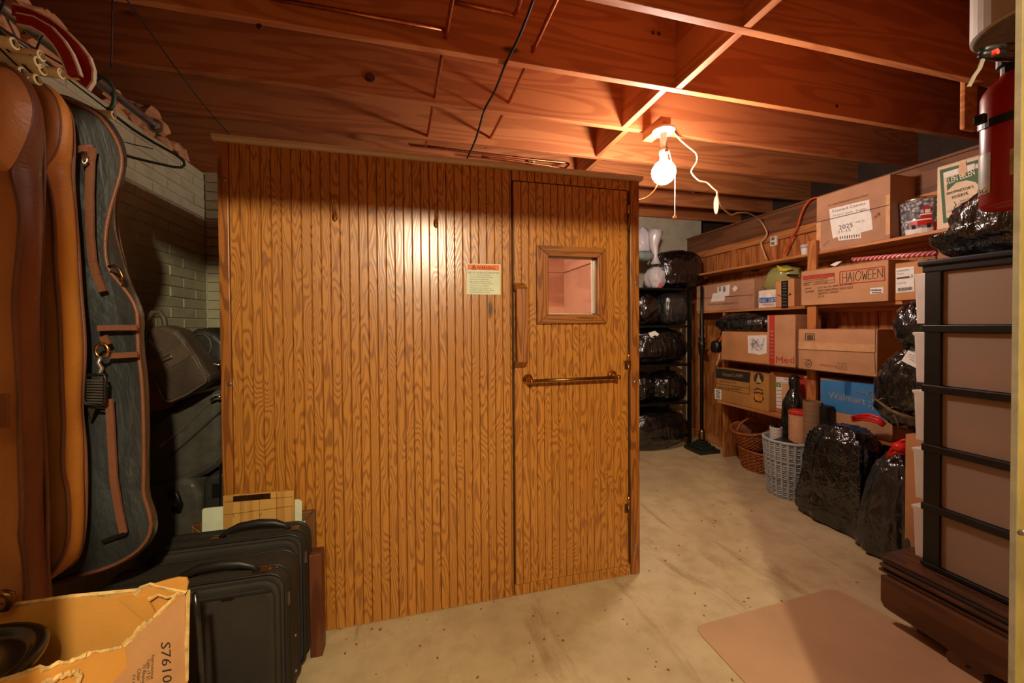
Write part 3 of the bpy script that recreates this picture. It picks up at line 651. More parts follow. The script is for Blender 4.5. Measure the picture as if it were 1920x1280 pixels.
# second shelf
t, f, b = carton('long brown shipping box with two white labels at left of middle shelf', 1306, 1414, 537, 2.80, S2, 3.01, CARD3)
f.lines([((1306, 560), (1412, 552.5))], DARKM, t, 'seam', .8)
f.patch([(1345, 538), (1368.5, 533), (1367, 554), (1345.5, 556)], 'paper_label', PAPER, t); f.patch([(1337, 550), (1361, 547), (1358.5, 564), (1333, 566)], 'paper_label', PAPER, t, .002)
f.patch([(1373, 541), (1379, 535), (1383.5, 540), (1377, 547)], 'paper_label', PAPER, t)
f.lines([((1349+i*1.3, 538-i*.2), (1349+i*1.3, 546-i*.2)) for i in range(3)] + [((1356.5+i*1.2, 537-i*.2), (1356.5+i*1.2, 547-i*.2)) for i in range(4)], INK, t, 'barcode', .7, .003)
f.text([('Thank you for shipping with us!', (1328.5, 574), (1384, 570), (1328.5, 569))], BROWNINK, t)
f.lines([((1324, 536), (1323, 558))], TAPE, t, 'tape', 1.6)
t, f, b = carton('small white and blue carton marked fragile beside the smile box', 1422, 1455, 545, 2.80, S2, 2.95, plain('white_box', (222, 208, 196), .6))
f.patch([(1424, 558.5), (1455, 557), (1455, 566), (1424, 568)], 'blue_band', plain('blue_print', (30, 86, 160), .5), t)
f.text([('DBC  DIRT', (1426, 566.5), (1455.5, 565), (1426, 560.5))], PAPER, t); f.text([('FRAGILE', (1431, 573.5), (1451.5, 572), (1431, 569.5))], REDINK, t); f.text([('DO NOT DROP OR CRUSH', (1425, 578.2), (1454, 577), (1425, 576))], BROWNINK, t)
t, f, b = carton('small brown carton with black tape and smile mark on middle shelf', 1454, 1489, 526, 2.785, S2, 2.90, CARD2)
f.patch([(1465, 527), (1478, 525.5), (1478, 577), (1465.5, 578)], 'black_tape', BLACKP, t, .0016)
f.lines([((1458, 552), (1462, 554.5)), ((1462, 554.5), (1468, 556)), ((1468, 556), (1476, 555)), ((1476, 555), (1483, 550.5)), ((1483, 550.5), (1480, 549.5)), ((1483, 550.5), (1482.5, 553.5))], INK, t, 'smile', 1.2)
mm = []
for yy in (531, 536, 541, 547, 553, 560, 566, 572): mm.append(((1468, yy), (1475, yy-.4)))
f.lines(mm, GREYINK, t, 'tape_marks', 1.4, .003)
t, f, b = carton('brown box hand-lettered for Halloween on the middle shelf', 1502, 1665.5, 509, 2.742, S2+.001, 3.0, CARD)
f.patch([(1505, 518.5), (1564.5, 511.5), (1565, 517), (1505, 524.5)], 'red_band', REDINK, t)
f.lines([((1505, 518), (1564.5, 511.5)), ((1564.5, 511.5), (1564.8, 530)), ((1505, 524.5), (1564.5, 517.5)), ((1505, 531), (1564.8, 524)), ((1505, 535.5), (1520, 534)), ((1524, 533.5), (1564, 529.5))], BROWNINK, t, 'form_box', .7)
f.lines([((1575, 509.5), (1658, 499)), ((1658, 499), (1659, 525.5)), ((1659, 525.5), (1575, 532.5)), ((1575, 532.5), (1575, 509.5))], REDINK, t, 'red_frame', 1.6)
hs = []
L = lambda x0, *pp: [((x0+a, 510.5-(x0+a-1575)*.125+b*(1-(x0-1575)*.0006)), (x0+c, 510.5-(x0+c-1575)*.125+d*(1-(x0-1575)*.0006))) for a, b, c, d in pp]
hs += L(1580, (0, 2, 0, 20), (8, 2, 8, 20), (0, 11, 8, 11)); hs += L(1590, (0, 20, 4, 2), (4, 2, 8, 20), (1.5, 13, 6.5, 13)); hs += L(1600, (1, 2, 1, 20))
hs += L(1604, (0, 10, 3, 3), (3, 3, 8, 2), (8, 2, 11, 8), (11, 8, 10, 16), (10, 16, 5, 20), (5, 20, 1, 17), (1, 17, 0, 10))
hs += L(1617, (0, 2, 2, 20), (2, 20, 4.5, 8), (4.5, 8, 7, 20), (7, 20, 9, 2)); hs += L(1628, (0, 2, 0, 20), (0, 2, 7, 2), (0, 11, 6, 11), (0, 20, 7, 20)); hs += L(1637, (0, 2, 0, 20), (0, 2, 7, 2), (0, 11, 6, 11), (0, 20, 7, 20))
hs += L(1646, (0, 20, 0, 2), (0, 2, 9, 20), (9, 20, 9, 1))
f.lines(hs, INK, t, 'handwriting', .9)
f.text([('CUT GIL LTD. 400W JEA HONES', (1534, 542), (1599, 534.5), (1534, 538)), ('48130 NORTHPORT LOOP EAST', (1534, 547), (1600, 540.5), (1534, 543)), ('FREMONT, CANADA', (1534, 553), (1573, 548.5), (1534, 549)), ('U.S.A', (1534, 558), (1546, 556.5), (1534, 554))], BROWNINK, t)
f.text([('FROM', (1510, 543), (1521, 542), (1510, 539.5)), ('NUMBER', (1510, 549), (1527, 547.5), (1510, 545.5))], BROWNINK, t)
f.text([('CONTENTS OF THIS PACKAGE', (1507, 529), (1553, 523), (1507, 526)), ('MODEL NO.', (1507, 534), (1519, 532.7), (1507, 531.4)), ('ADDR 100', (1529, 532), (1551, 530), (1529, 529))], BROWNINK, t)
f.patch([(1632, 540), (1656, 538), (1656, 549), (1631.5, 551)], 'paper_label', PAPER, t)
f.lines([((1634+i*2.6, 542), (1634+i*2.6, 545)) for i in range(8)] + [((1636+i*2.6, 547), (1636+i*2.6, 549)) for i in range(7)], INK, t, 'barcode', 1.4, .003)
t, f, b = carton('brown carton with big shipping label right of the hand-lettered Halloween box', 1678.5, 1740, 494, 2.742, S2+.001, 2.98, CARD2)
f.patch([(1679.5, 503), (1714, 499), (1714.5, 546), (1680, 549)], 'shipping_label', PAPER, t)
f.lines([((1685+i*2.3, 540-i*.25), (1685+i*2.3, 546-i*.25)) for i in range(12)], INK, t, 'barcode', 1.1, .003)
f.lines([((1682, 522), (1706, 519))], BROWNINK, t, 'bar', 3.2, .003)
f.text([('FROM: SHIPPING DEPARTMENT', (1682, 510), (1705, 507), (1682, 507)), ('DELIVERY ADDRESS', (1682, 515), (1696, 513.5), (1682, 513)), ('ORDER NO 2088', (1682, 533), (1699, 531), (1682, 530.5)), ('2', (1708, 520), (1712, 519.5), (1708, 514.5))], GREYINK, t, lift=.003)
# candy-striped roll and small tag
g = N('candy_stripe'); v = g.coords((1, 1, 1)); sx = g.n('ShaderNodeSeparateXYZ'); g.l(v, sx.inputs[0])
sn = g.math('SINE', g.math('MULTIPLY', g.math('ADD', sx.outputs[1], g.math('ADD', sx.outputs[2], g.math('MULTIPLY', sx.outputs[0], .4))), 250))
g.set(g.ramp(sn, [(.48, (188, 48, 62)), (.56, (232, 214, 206))]), .35)
ra, rb_ = aX(1599, 486.5, 2.80), aX(1756, 474.5, 2.80)
M().tube([ra, line3(ra, rb_, .5), rb_], [.013, .0145, .015], 14).build('striped_gift_wrap', g.m, None, smooth=True, label='red and white striped roll of gift wrap lying across the boxes', cat='gift wrap')
tq = [aX(1556, 497, 2.80), aX(1566, 499, 2.80), aX(1579, 489, 2.80), aX(1567, 491, 2.81)]
M().prism([p for p in tq], (.01, .002, .002)).build('paper_scrap', PAPER, None, label='crumpled white and brown paper scrap on top of the Halloween box', cat='paper')
# green bag on the small cartons
GB = film('olive_bag_film', (150, 146, 84), .3, 10, .4)
gb = thing('green_sack', 'olive green mesh sack with yellow tie lying behind the small cartons', 'bag', aX(1466, 543, 2.9))
gc = aX(1467, 521, 2.93); gc.z += .0
lumpy(gc, (.075, .15, .10), 5, .10, 2, 2.3, shape=lambda p: p if p.y < .05 else Vector((p.x, p.y, p.z-(p.y-.05)*.45)), fold=.05).build('sack_body', GB, gb, smooth=True)
YEL = plain('yellow_tie', (206, 190, 50), .45)
M().tube([aX(1457, 498, 2.85), aX(1466, 504, 2.85), aX(1474, 506, 2.85), aX(1484, 503, 2.85)], [.004, .01, .012, .004], 6).build('tie', YEL, gb)
M().tube([aX(1459, 500, 2.85), aX(1462, 506, 2.85), aX(1472, 507, 2.85)], [.004, .008, .010], 6).build('tie', YEL, gb)
pm = M()
for i in range(5): pm.obox(aX(1478+i*4, 515+i*.3, 2.845), (0, -.012, 0), (0, 0, .008), (.003, 0, 0))
pm.build('black_print', BLACKP, gb)
# third shelf
t, f, b = carton('plain cardboard box with torn white label under the flat black bag', 1353, 1441, 621, 2.72, S3, 3.0, CARD2)
f.patch([(1402, 629), (1438, 628), (1437.5, 662), (1425, 665), (1402.5, 661)], 'torn_label', PAPER, t)
f.lines([((1404+R_.uniform(0, 30), 632+R_.uniform(0, 26)), (1404+R_.uniform(0, 32), 632+R_.uniform(0, 26))) for i in range(14)], GREYINK, t, 'scratches', .7, .003)
t, f, b = carton('cardboard box with red stripe and large red lettering beside the post', 1438.5, 1491, 591, 2.70, S3, 2.95, CARD)
f.patch([(1442.5, 591), (1452.5, 590.5), (1452.5, 684), (1442.5, 683)], 'red_stripe', REDINK, t)
for ch_, xa, xb, yt in (('M', 1455.5, 1468.5, 668), ('e', 1470.5, 1479, 671.5), ('d', 1481, 1489.5, 667.5)): f.text([(ch_, (xa, 680), (xb, 681), (xa, yt))], REDINK, t, 'letter')
f.lines([((1445, 620+i*7), (1450, 622+i*7)) for i in range(8)], CARD, t, 'stripe_marks', 2, .003)
t, f, b = carton('long cardboard box with taped seam in front of the middle post', 1497, 1645, 616.4, 2.67, S3+.001, 3.0, CARD)
f.patch([(1497, 640), (1641, 646), (1641, 661), (1497, 654.5)], 'packing_tape', TAPE, t)
f.lines([((1497, 654.5), (1641, 661)), ((1642, 617), (1641, 660)), ((1640, 662), (1642, 701))], BROWNINK, t, 'seam', 1)
f.lines([((1510.5, 625.5), (1527.5, 625.8)), ((1510.5, 625.5), (1510.5, 638.5)), ((1527.5, 625.8), (1527.5, 639))]+[((1514+i*1.7, 628), (1514+i*1.7, 638)) for i in range(7)], INK, t, 'barcode', 1.0)
th = [i*math.pi/6 for i in range(13)]
f.lines([((1516.5+6*math.cos(a), 682+6.3*math.sin(a)), (1516.5+6*math.cos(c), 682+6.3*math.sin(c))) for a, c in zip(th, th[1:])]+[((1512.5, 680), (1520, 684)), ((1513, 685), (1520, 679)), ((1508, 673.7), (1521, 674.5))], BROWNINK, t, 'recycle_mark', 1.0)
f.text([('Zi Ru & Co. 55', (1538, 685.5), (1570, 689), (1538, 681.5)), ('QTY 6 DOZ', (1571, 683), (1588, 684.5), (1571, 679)), ('C-20-12', (1572, 688), (1589, 690), (1572, 684.5)), ('COOL IQSI', (1569, 692), (1589, 695), (1569, 688.5))], BROWNINK, t)
# bottom shelf
t, f, b = carton('tan moving box with black letter panel and round tree badge', 1342, 1441.5, 689, 2.735, S4+.001, 3.0, card('cardboard_tan', (182, 130, 66)))
f.patch([(1342.5, 690), (1407.5, 698), (1405.5, 717.5), (1342.5, 708)], 'black_panel', INK, t)
f.text([("WebsterCo.FARM", (1355, 704.5), (1392.5, 708), (1355, 698))], plain('gold_print', (170, 132, 66), .6), t, lift=.003)
f.text([('MARKETS & GROVES', (1351, 716), (1381, 720), (1351, 712.5)), ('CHRISTMAS TREE 100% PERFECT', (1346, 728), (1390, 733), (1346, 723.5))], BROWNINK, t)
f.lines([((1343, 718.5), (1406, 728)), ((1406, 728), (1406, 739)), ((1406, 739), (1343, 727)), ((1343, 708), (1343, 727)), ((1406, 718), (1406, 728))], BROWNINK, t, 'form_box', .8)
cxp, cyp = 1422.8, 709
f.patch([(cxp+9.3*math.cos(a), cyp+10.8*math.sin(a)) for a in [i*math.pi/12 for i in range(24)]], 'round_badge', plain('dark_green_print', (52, 52, 30), .7), t)
f.patch([(1422.5, 700), (1425, 706), (1424, 706.5), (1427, 713), (1429, 718), (1417, 716.5), (1420, 711), (1418.8, 710.5), (1421.5, 705.5)], 'tree_badge', plain('tan_print', (190, 150, 90), .7), t, .0026)
f.lines([((1414, 731), (1419, 728)), ((1419, 728), (1424, 729)), ((1424, 729), (1431, 732)), ((1414, 734), (1417, 740)), ((1417, 740), (1414, 748)), ((1414, 748), (1419, 751)), ((1431, 735), (1428, 741)), ((1428, 741), (1432, 748)), ((1432, 748), (1427, 752)), ((1417, 735), (1429, 737)), ((1416, 752), (1429, 754))], INK, t, 'crest', 1.8)
f.patch([(1415.5, 739), (1429.5, 741), (1430, 751), (1416, 749)], 'crest_shield', plain('gold_shield', (200, 136, 44), .7), t, .0024)
f.patch([(1340.5, 728), (1353, 730), (1353, 749), (1341, 747)], 'paper_label', PAPER, t, .003)
f.lines([((1343, 731.5+i*2.6), (1351, 733+i*2.6)) for i in range(6)], INK, t, 'barcode', 1.1, .0045)
t, f, b = carton('box with red-bordered white product label behind the tall black bag', 1444, 1536, 696, 2.81, S4+.001, 3.0, CARD2)
f.patch([(1453, 704), (1513, 708.5), (1513, 781), (1453, 764)], 'red_border', REDINK, t); f.patch([(1455, 706), (1496, 709), (1496, 719), (1455, 715)], 'label_head', PAPER, t, .002)
f.patch([(1455, 716), (1480, 718.5), (1480, 770), (1456, 764)], 'label_body', PAPER, t, .002)
f.patch([(1456, 717), (1465, 718), (1465, 726), (1456, 725)], 'green_mark', plain('leaf_green', (86, 140, 40), .6), t, .003)
f.text([('e', (1459, 724), (1462, 724.2), (1459, 719))], PAPER, t, lift=.004)
f.lines([((1456, 731+i*7), (1466, 732+i*7)) for i in range(5)]+[((1458, 709), (1462, 709.5)), ((1470, 709.5), (1485, 711)), ((1470, 712), (1489, 713.5))], GREYINK, t, 'text_lines', .9, .0035)
f.patch([(1466, 718), (1495, 720), (1495, 760), (1466, 757)], 'tan_panel', TAPE, t, .003)
f.patch([(1530, 706), (1537, 706.5), (1537, 752), (1530, 752)], 'red_panel', plain('red_pattern', (196, 40, 44), .5, 0, .5, 60), t, .003)
t, f, b = carton('large blue printed shipping carton at the right end of bottom shelf', 1538, 1674, 708, 2.735, S4+.001, 3.0, CARD)
BLUE = plain('blue_carton', (58, 122, 178), .6, 0, .05)
f.patch([(1539, 711), (1672, 722), (1672, 790), (1539, 767)], 'blue_print', BLUE, t)
f.patch([(1584, 714.5), (1597, 715.5), (1595, 741), (1584, 740)], 'dark_tape', plain('dark_blue_tape', (38, 92, 150), .3), t, .0022)
LT = plain('worn_lettering', (160, 140, 130), .6, 0, .06)
f.text([('Walmart', (1554, 745), (1624, 759), (1554, 733))], LT, t, lift=.003)
sp = []
for i in range(6):
    a = math.pi/2+i*math.pi/3; sp.append(((1637+4*math.cos(a), 757+5*math.sin(a)), (1637+9*math.cos(a), 757+12*math.sin(a))))
f.lines(sp, LT, t, 'spark_mark', 2.4, .003)
f.lines([((1642, 758), (1647, 763)), ((1647, 763), (1651, 760))], LT, t, 'check_mark', 1.5, .003)
# black flat bag on the torn-label box
bc = aX(1398, 602, 2.84); zt = aX(1353, 621, 2.72).z
lumpy((2.83, bc.y, zt+.068), (.12, .29, .092), 11, .12, 1.8, 2.2, flat=-.72, fold=.08, folddir=(1, .7, 1)).build('flat_black_bag', FILM, None, smooth=True, label='flat black plastic bag lying on the torn-label box', cat='bag', group='black plastic bags')
# plug with orange cord at the end of the shelf
pq = aX(1343, 650, 2.74); pt = thing('cord_plug', 'small black plug hanging with orange cord left of the flat black bag', 'plug', pq)
lumpy(pq, (.035, .045, .055), 3, .15, 2, 3, level=3).build('plug_body', BLACKP, pt, smooth=True)
M().tube([aX(1354, 628, 2.74), aX(1348, 640, 2.74), aX(1340, 650, 2.74), aX(1327, 662, 2.74)], .006, 6).build('cord', CORDO, pt)
M().tube([aX(1349, 663, 2.74), aX(1348, 672, 2.74), aX(1343, 684, 2.74)], .005, 6).build('cord', CORDW, pt)
M().tube([aX(1344, 640, 2.74), aX(1351, 632, 2.74), aX(1355, 610, 2.76)], .009, 6).build('strap', BLACKP, pt)

# ------------------------------------------------------------------ floor along the right wall
WICK = plain('brown_wicker', (150, 84, 36), .5, 0, .3, 60, .2); WICKD = plain('dark_wicker', (112, 60, 26), .55, 0, .3, 60)
GREYW = plain('grey_wicker', (164, 168, 166), .6, 0, .12, 50, .2); GREYWD = plain('worn_grey_wicker', (128, 130, 128), .6, 0, .15, 50)
def wicker(name, label, c, rb_, rt_, h, rows, stakes, mat, matd, tilt=0, sq=(1, 1), handle=False, flat=False, group=None):
    root = thing(name, label, 'basket', c, group); c = Vector(c)
    rot = Matrix.Rotation(tilt, 3, 'Y'); T = lambda p: c + rot @ (Vector(p)-c)
    rad = lambda t: rb_+(rt_-rb_)*(t**.8)
    sm = M(); st = M(); wv = M()
    sm.lathe(c, [(rb_*.9, .004), (rad(0)-.006, .006)]+[(rad(k/6)-.006, h*k/6) for k in range(1, 7)]+[(rad(1)-.010, h), (rad(.5)-.012, h*.5), (rb_-.02, .012)], 32, (0, 0, 1), sq)
    sm.v = [T(p) for p in sm.v]; sm.build('basket_liner', matd, root, smooth=True)
    n = stakes*4 if not flat else stakes*2
    for r in range(rows):
        z = h*(r+.5)/rows; pts = []
        for j in range(n):
            a = 2*math.pi*j/n; ph = 1 if ((j//2 if not flat else j) + r) % 2 else -1
            rr = rad(z/h)+(.0035 if not flat else .003)*ph; pts.append(T((c.x+rr*math.cos(a)*sq[0], c.y+rr*math.sin(a)*sq[1], c.z+z)))
        wv.tube(pts, h/rows*(.52 if not flat else .42), 5, True)
    wv.build('weave', mat, root, smooth=True, kind='stuff')
    for j in range(stakes):
        a = 2*math.pi*(j+.5)/stakes; pts = [T((c.x+(rad(k/5)+.002)*math.cos(a)*sq[0], c.y+(rad(k/5)+.002)*math.sin(a)*sq[1], c.z+h*k/5)) for k in range(6)]
        if flat:
            ta = Vector((-math.sin(a), math.cos(a), 0)); ww = .0075
            q = M()
            for k in range(5):
                p, p2 = pts[k], pts[k+1]; o = Vector((math.cos(a), math.sin(a), 0))*.0065
                q.prism([p-ta*ww+o, p+ta*ww+o, p2+ta*ww+o, p2-ta*ww+o], -o)
            q.build('stake', mat, root)
        else: st.tube(pts, .004, 5)
    if st.v: st.build('stakes', matd, root, smooth=True, kind='stuff')
    rim = [T((c.x+(rad(1)+.001)*math.cos(2*math.pi*j/40)*sq[0], c.y+(rad(1)+.001)*math.sin(2*math.pi*j/40)*sq[1], c.z+h)) for j in range(40)]
    M().tube(rim, .011 if flat else .010, 8, True).build('rim', mat, root, smooth=True)
    if flat:
        for zz in (.33, .66): M().tube([T((c.x+(rad(zz)+.006)*math.cos(2*math.pi*j/40), c.y+(rad(zz)+.006)*math.sin(2*math.pi*j/40), c.z+h*zz)) for j in range(40)], .004, 6, True).build('band', matd, root, smooth=True)
    if handle:
        M().tube([T((c.x+rt_*sq[0]*math.cos(math.pi*k/12), c.y, c.z+h+rt_*.55*math.sin(math.pi*k/12))) for k in range(13)], .008, 8).build('handle', mat, root, smooth=True)
    return root
wq = aZ(1420, 893, 0); wc = Vector((2.86, 2.66, 0))
wicker('wicker_basket', 'dark brown oval wicker basket on the floor under the shelves', wc, .125, .155, .17, 12, 20, WICK, WICKD, 0, (.85, 1.15))
wicker('wicker_basket', 'brown wicker basket with hoop handle tilted on top of another', wc+Vector((-.01, .05, .185)), .10, .145, .17, 12, 20, WICK, WICKD, -.28, (.9, 1.1), True)
hc = Vector((2.66, 2.215, 0))
wicker('laundry_hamper', 'pale grey woven laundry hamper full of rolls', hc, .136, .167, .405, 26, 26, GREYW, GREYWD, 0, (1, 1), False, True)
def roll(name, label, px, ptop, r, mat, zb, cat, dist, cap=None, inner=None):
    d = ray(px, ptop); s_ = dist/math.hypot(d.x, d.y); p = CAM+d*s_
    t = thing(name, label, cat, (p.x, p.y, zb))
    prof = [(r, 0), (r, p.z-zb)] if not inner else [(r, 0), (r, p.z-zb), (r*.8, p.z-zb), (r*.8, p.z-zb-.06)]
    M().lathe((p.x, p.y, zb), prof, 28).build('tube', mat, t, smooth=False)
    if cap: M().lathe((p.x, p.y, p.z-.018), [(r+.003, 0), (r+.004, .014), (r, .018), (r, .022), (r*.92, .028), (r*.4, .03)], 28).build('cap', cap, t)
    return t
roll('mailing_tube', 'thick cardboard tube with a red cap standing in the hamper', 1497.5, 771, .059, plain('kraft_tube', (196, 146, 104), .6, 0, .05), .12, 'tube', 3.40, plain('red_cap', (186, 40, 32), .45))
roll('brown_roll', 'greyish brown paper roll standing behind the red capped tube', 1524, 752, .056, plain('brown_roll', (132, 100, 72), .7, 0, .12, 3, sv=(1, 1, 30)), .0, 'roll', 3.36, None, True)
roll('black_roll', 'dark round roll end leaning against the blue carton', 1546, 760, .05, BLACKP, .0, 'roll', 3.36)
gq = roll('grey_mat_roll', 'small pale striped roll with dark bristles at hamper left', 1455, 800, .04, plain('striped_roll', (178, 172, 164), .7, 0, .4, 2, .2, sv=(1, 1, 60)), .30, 'roll', 3.43, None, True)
br = M()
for i in range(14):
    a = R_.uniform(0, 6.28); rr = R_.uniform(0, .03); p = OFF[gq.name]+Vector((rr*math.cos(a), rr*math.sin(a), 0)); zt_ = aY(1453, 800, p.y).z
    br.tube([(p.x, p.y, .4), (p.x+R_.uniform(-.01, .01), p.y, zt_+R_.uniform(.0, .03))], .006, 5)
br.build('bristles', BLACKP, gq)
d = ray(1489, 770); p = CAM+d*(3.52/math.hypot(d.x, d.y)); zt_ = (CAM+ray(1495, 708)*(3.52/math.hypot(*ray(1495, 708).xy))).z
tb_ = thing('tall_black_bag', 'tall black plastic sack knotted at the top standing in the hamper', 'bag', (p.x, p.y, .1), 'black plastic bags')
zb0, zt0 = .12, zt_-.055; hh_ = (zt0-zb0)/2
lumpy((p.x, p.y, zb0+hh_), (.066, .066, hh_), 21, .06, 2.5, 3.2, fold=.05, folddir=(1, 1, .5), shape=lambda q: Vector((q.x*(1-.8*max(0, min(1, (q.z-hh_*.55)/(hh_*.5)))**1.5), q.y*(1-.8*max(0, min(1, (q.z-hh_*.55)/(hh_*.5)))**1.5), q.z))).build('bag_body', FILM, tb_, smooth=True)
lumpy((p.x, p.y, zt_-.04), (.03, .03, .055), 4, .2, 2, 2.4, level=3, fold=.15).build('knot', FILM, tb_, smooth=True)
lumpy((hc.x-.02, hc.y-.01, .375), (.12, .12, .05), 31, .15, 2.5, 2.2, level=3).build('crumpled_bag', FILM2, None, smooth=True, label='crumpled black bag stuffed into the top of the hamper', cat='bag', group='black plastic bags')
# draped big bag
def drape(q, hx, hy, hz, top=.72, lean=0):
    u = (q.z+hz)/(2*hz); k = 1-(1-top)*max(0, min(1.1, u)); fl = 1+.10*max(0, .25-u)/.25
    a = math.atan2(q.y, q.x); wv = 1+(.03+.05*(1-u))*math.sin(a*9+2)+.03*math.sin(a*17+u*2)
    return Vector((q.x*k*fl*wv+lean*u, q.y*k*fl*wv, q.z))
lumpy((2.565, 1.80, .30), (.145, .215, .30), 41, .04, 2.0, 4.2, flat=-.985, fold=.05, folddir=(1.2, 1.2, .22), level=5,
      shape=lambda q: drape(q, .145, .215, .30, .76, .02)).build('draped_black_bag', FILM2, None, smooth=True, label='large black plastic bag with red ties draped over a box by the hamper', cat='bag', group='black plastic bags')
db = bpy.data.objects['draped_black_bag']
RT_ = plain('red_drawstring', (206, 34, 26), .3)
for pts in ([(1597, 782), (1612, 778), (1630, 777), (1648, 782), (1660, 795), (1655, 798), (1640, 790), (1618, 786), (1600, 788)], [(1600, 786), (1622, 781), (1645, 787), (1658, 797)], [(1598, 788), (1610, 781), (1615, 784)]):
    M().tube([aX(x, y, 2.62) for x, y in pts], .008, 6).build('drawstring', RT_, db, smooth=True)
b2 = lumpy((2.46, 1.475, .27), (.13, .15, .28), 51, .08, 2.0, 3.0, flat=-.96, fold=.05, folddir=(1, 1, .4), level=5,
      shape=lambda q: drape(q, .13, .15, .28, .52, .03)).build('standing_black_bag', FILM3, None, smooth=True, label='black plastic bag with red knot standing next to the drawer tower', cat='bag', group='black plastic bags')
k = aX(1686, 838, 2.40)
M().tube([aX(1664, 858, 2.42), aX(1672, 842, 2.42), aX(1682, 832, 2.42), aX(1692, 826, 2.42), aX(1700, 824, 2.42)], .008, 6).build('drawstring', RT_, b2, smooth=True)
M().tube([aX(1668, 856, 2.42), aX(1678, 848, 2.41), aX(1690, 850, 2.41), aX(1699, 848, 2.41)], .007, 6).build('drawstring', RT_, b2, smooth=True)
lumpy(aX(1687, 838, 2.40), (.03, .03, .024), 3, .08, 2, 2.2, level=3, fold=.04).build('red_knot', RT_, b2, smooth=True)
t = thing('tall_carton', 'plain tall cardboard box mostly hidden behind the drawer tower', 'box', (2.55, 1.22, 0))
ya = aX(1697, 850, 2.38).y; zc_ = aX(1700, 815, 2.38).z
M().box(2.38, 2.75, .85, ya, 0, zc_).build('box_body', CARD2, t, bevel=.004)
M().box(2.381, 2.56, .851, ya-.001, zc_, zc_+.003).build('flap', CARD2, t); M().box(2.57, 2.749, .851, ya-.001, zc_, zc_+.003).build('flap', CARD2, t)
q = aX(1712, 712, 2.52); zb = zc_+.003
tb2 = lumpy((2.52, q.y-.03, zb+.215), (.13, .165, .225), 61, .12, 1.8, 2.4, flat=-.95, fold=.06, level=5, shape=lambda s: Vector((s.x, s.y*(1 if s.z < .02 else 1-(s.z-.02)*1.6), s.z))).build('tagged_black_bag', FILM, None, smooth=True, label='shiny black plastic bag with white paper tag above the red knot', cat='bag', group='black plastic bags')
tg_ = [aX(1690, 676, 2.36), aX(1703, 656, 2.37), aX(1728, 668, 2.38), aX(1728, 695, 2.37)]
M().prism(tg_, (.002, 0, 0)).build('paper_tag', PAPER, tb2)
f_ = Face('X', 2.357); f_.lines([((1703, 668), (1714, 671)), ((1705, 673), (1713, 676)), ((1704, 664), (1716, 667))], GREYINK, tb2, 'tag_writing', 1, .0)
q3 = aX(1714, 602, 2.52)
lumpy((2.53, q3.y-.01, zb+.215+.225+.10), (.075, .085, .115), 71, .16, 2.2, 2.2, flat=-.9, fold=.12, level=4).build('small_black_bag', FILM, None, smooth=True, label='small knotted black bag on top of the tagged bag', cat='bag', group='black plastic bags')
TW = plain('dry_twig', (104, 80, 54), .8, 0, .2, 40, .3)
tw = thing('dry_branch', 'dry forked twig leaning in front of the blue carton', 'branch', aX(1700, 790, 2.30))
M().tube([aX(1603, 735, 2.40), aX(1622, 737, 2.40), aX(1640, 747, 2.39), aX(1652, 756, 2.385), aX(1668, 768, 2.38), aX(1690, 778, 2.38), aX(1716, 786, 2.40)], [.0025, .003, .004, .006, .008, .010, .012], 7).build('stem', TW, tw, smooth=True)
for a in ([(1628, 739), (1634, 735), (1636, 738)], [(1646, 751), (1654, 746), (1657, 748)], [(1672, 769), (1682, 790), (1684, 800)], [(1660, 762), (1668, 765), (1676, 763)]): M().tube([aX(x, y, 2.385) for x, y in a], [.003, .003, .002], 6).build('side_twig', TW, tw)

# ------------------------------------------------------------------ drawer tower on boards and bench
TX = 2.0; TY1, TY0 = 1.098, .50; ZB = .262; PIT = .2405
g = N('frosted_plastic'); g.set((206, 182, 162), .38, 0, .4)
tl = g.n('ShaderNodeBsdfTranslucent'); tl.inputs[0].default_value = lin((214, 186, 164)); tp_ = g.n('ShaderNodeBsdfTransparent'); tp_.inputs[0].default_value = lin((230, 214, 200))
m1 = g.n('ShaderNodeMixShader'); m1.inputs[0].default_value = .22; m2 = g.n('ShaderNodeMixShader'); m2.inputs[0].default_value = .5
g.l(g.b.outputs[0], m1.inputs[1]); g.l(tl.outputs[0], m1.inputs[2]); g.l(m1.outputs[0], m2.inputs[1]); g.l(tp_.outputs[0], m2.inputs[2]); g.l(m2.outputs[0], g.out.inputs[0]); FROST = g.m
BIN = plain('white_bin_plastic', (206, 194, 182), .45, 0, .03)
tower = thing('drawer_tower', 'tall black framed tower of five frosted plastic drawers', 'drawers', (2.2, .8, ZB))
fr = M()
for (ya, yb) in ((TY1-.052, TY1), (TY0, TY0+.05)):
    for xa, xb in ((TX, TX+.03), (TX+.36, TX+.39)): 
        M().box(xa, xb, ya, yb, ZB, ZB+5*PIT).build('post', BLACKP, tower, bevel=.004)
for i in range(6):
    z = ZB+i*PIT
    M().box(TX-.003, TX+.39, TY0-.002, TY1+.006, z-(.014 if i else 0), z+.016).build('rail_frame', BLACKP, tower, bevel=.004)
M().box(TX-.012, TX+.40, TY0-.01, TY1+.018, ZB+5*PIT+.012, ZB+5*PIT+.034).build('top_panel', BLACKP, tower, bevel=.006)
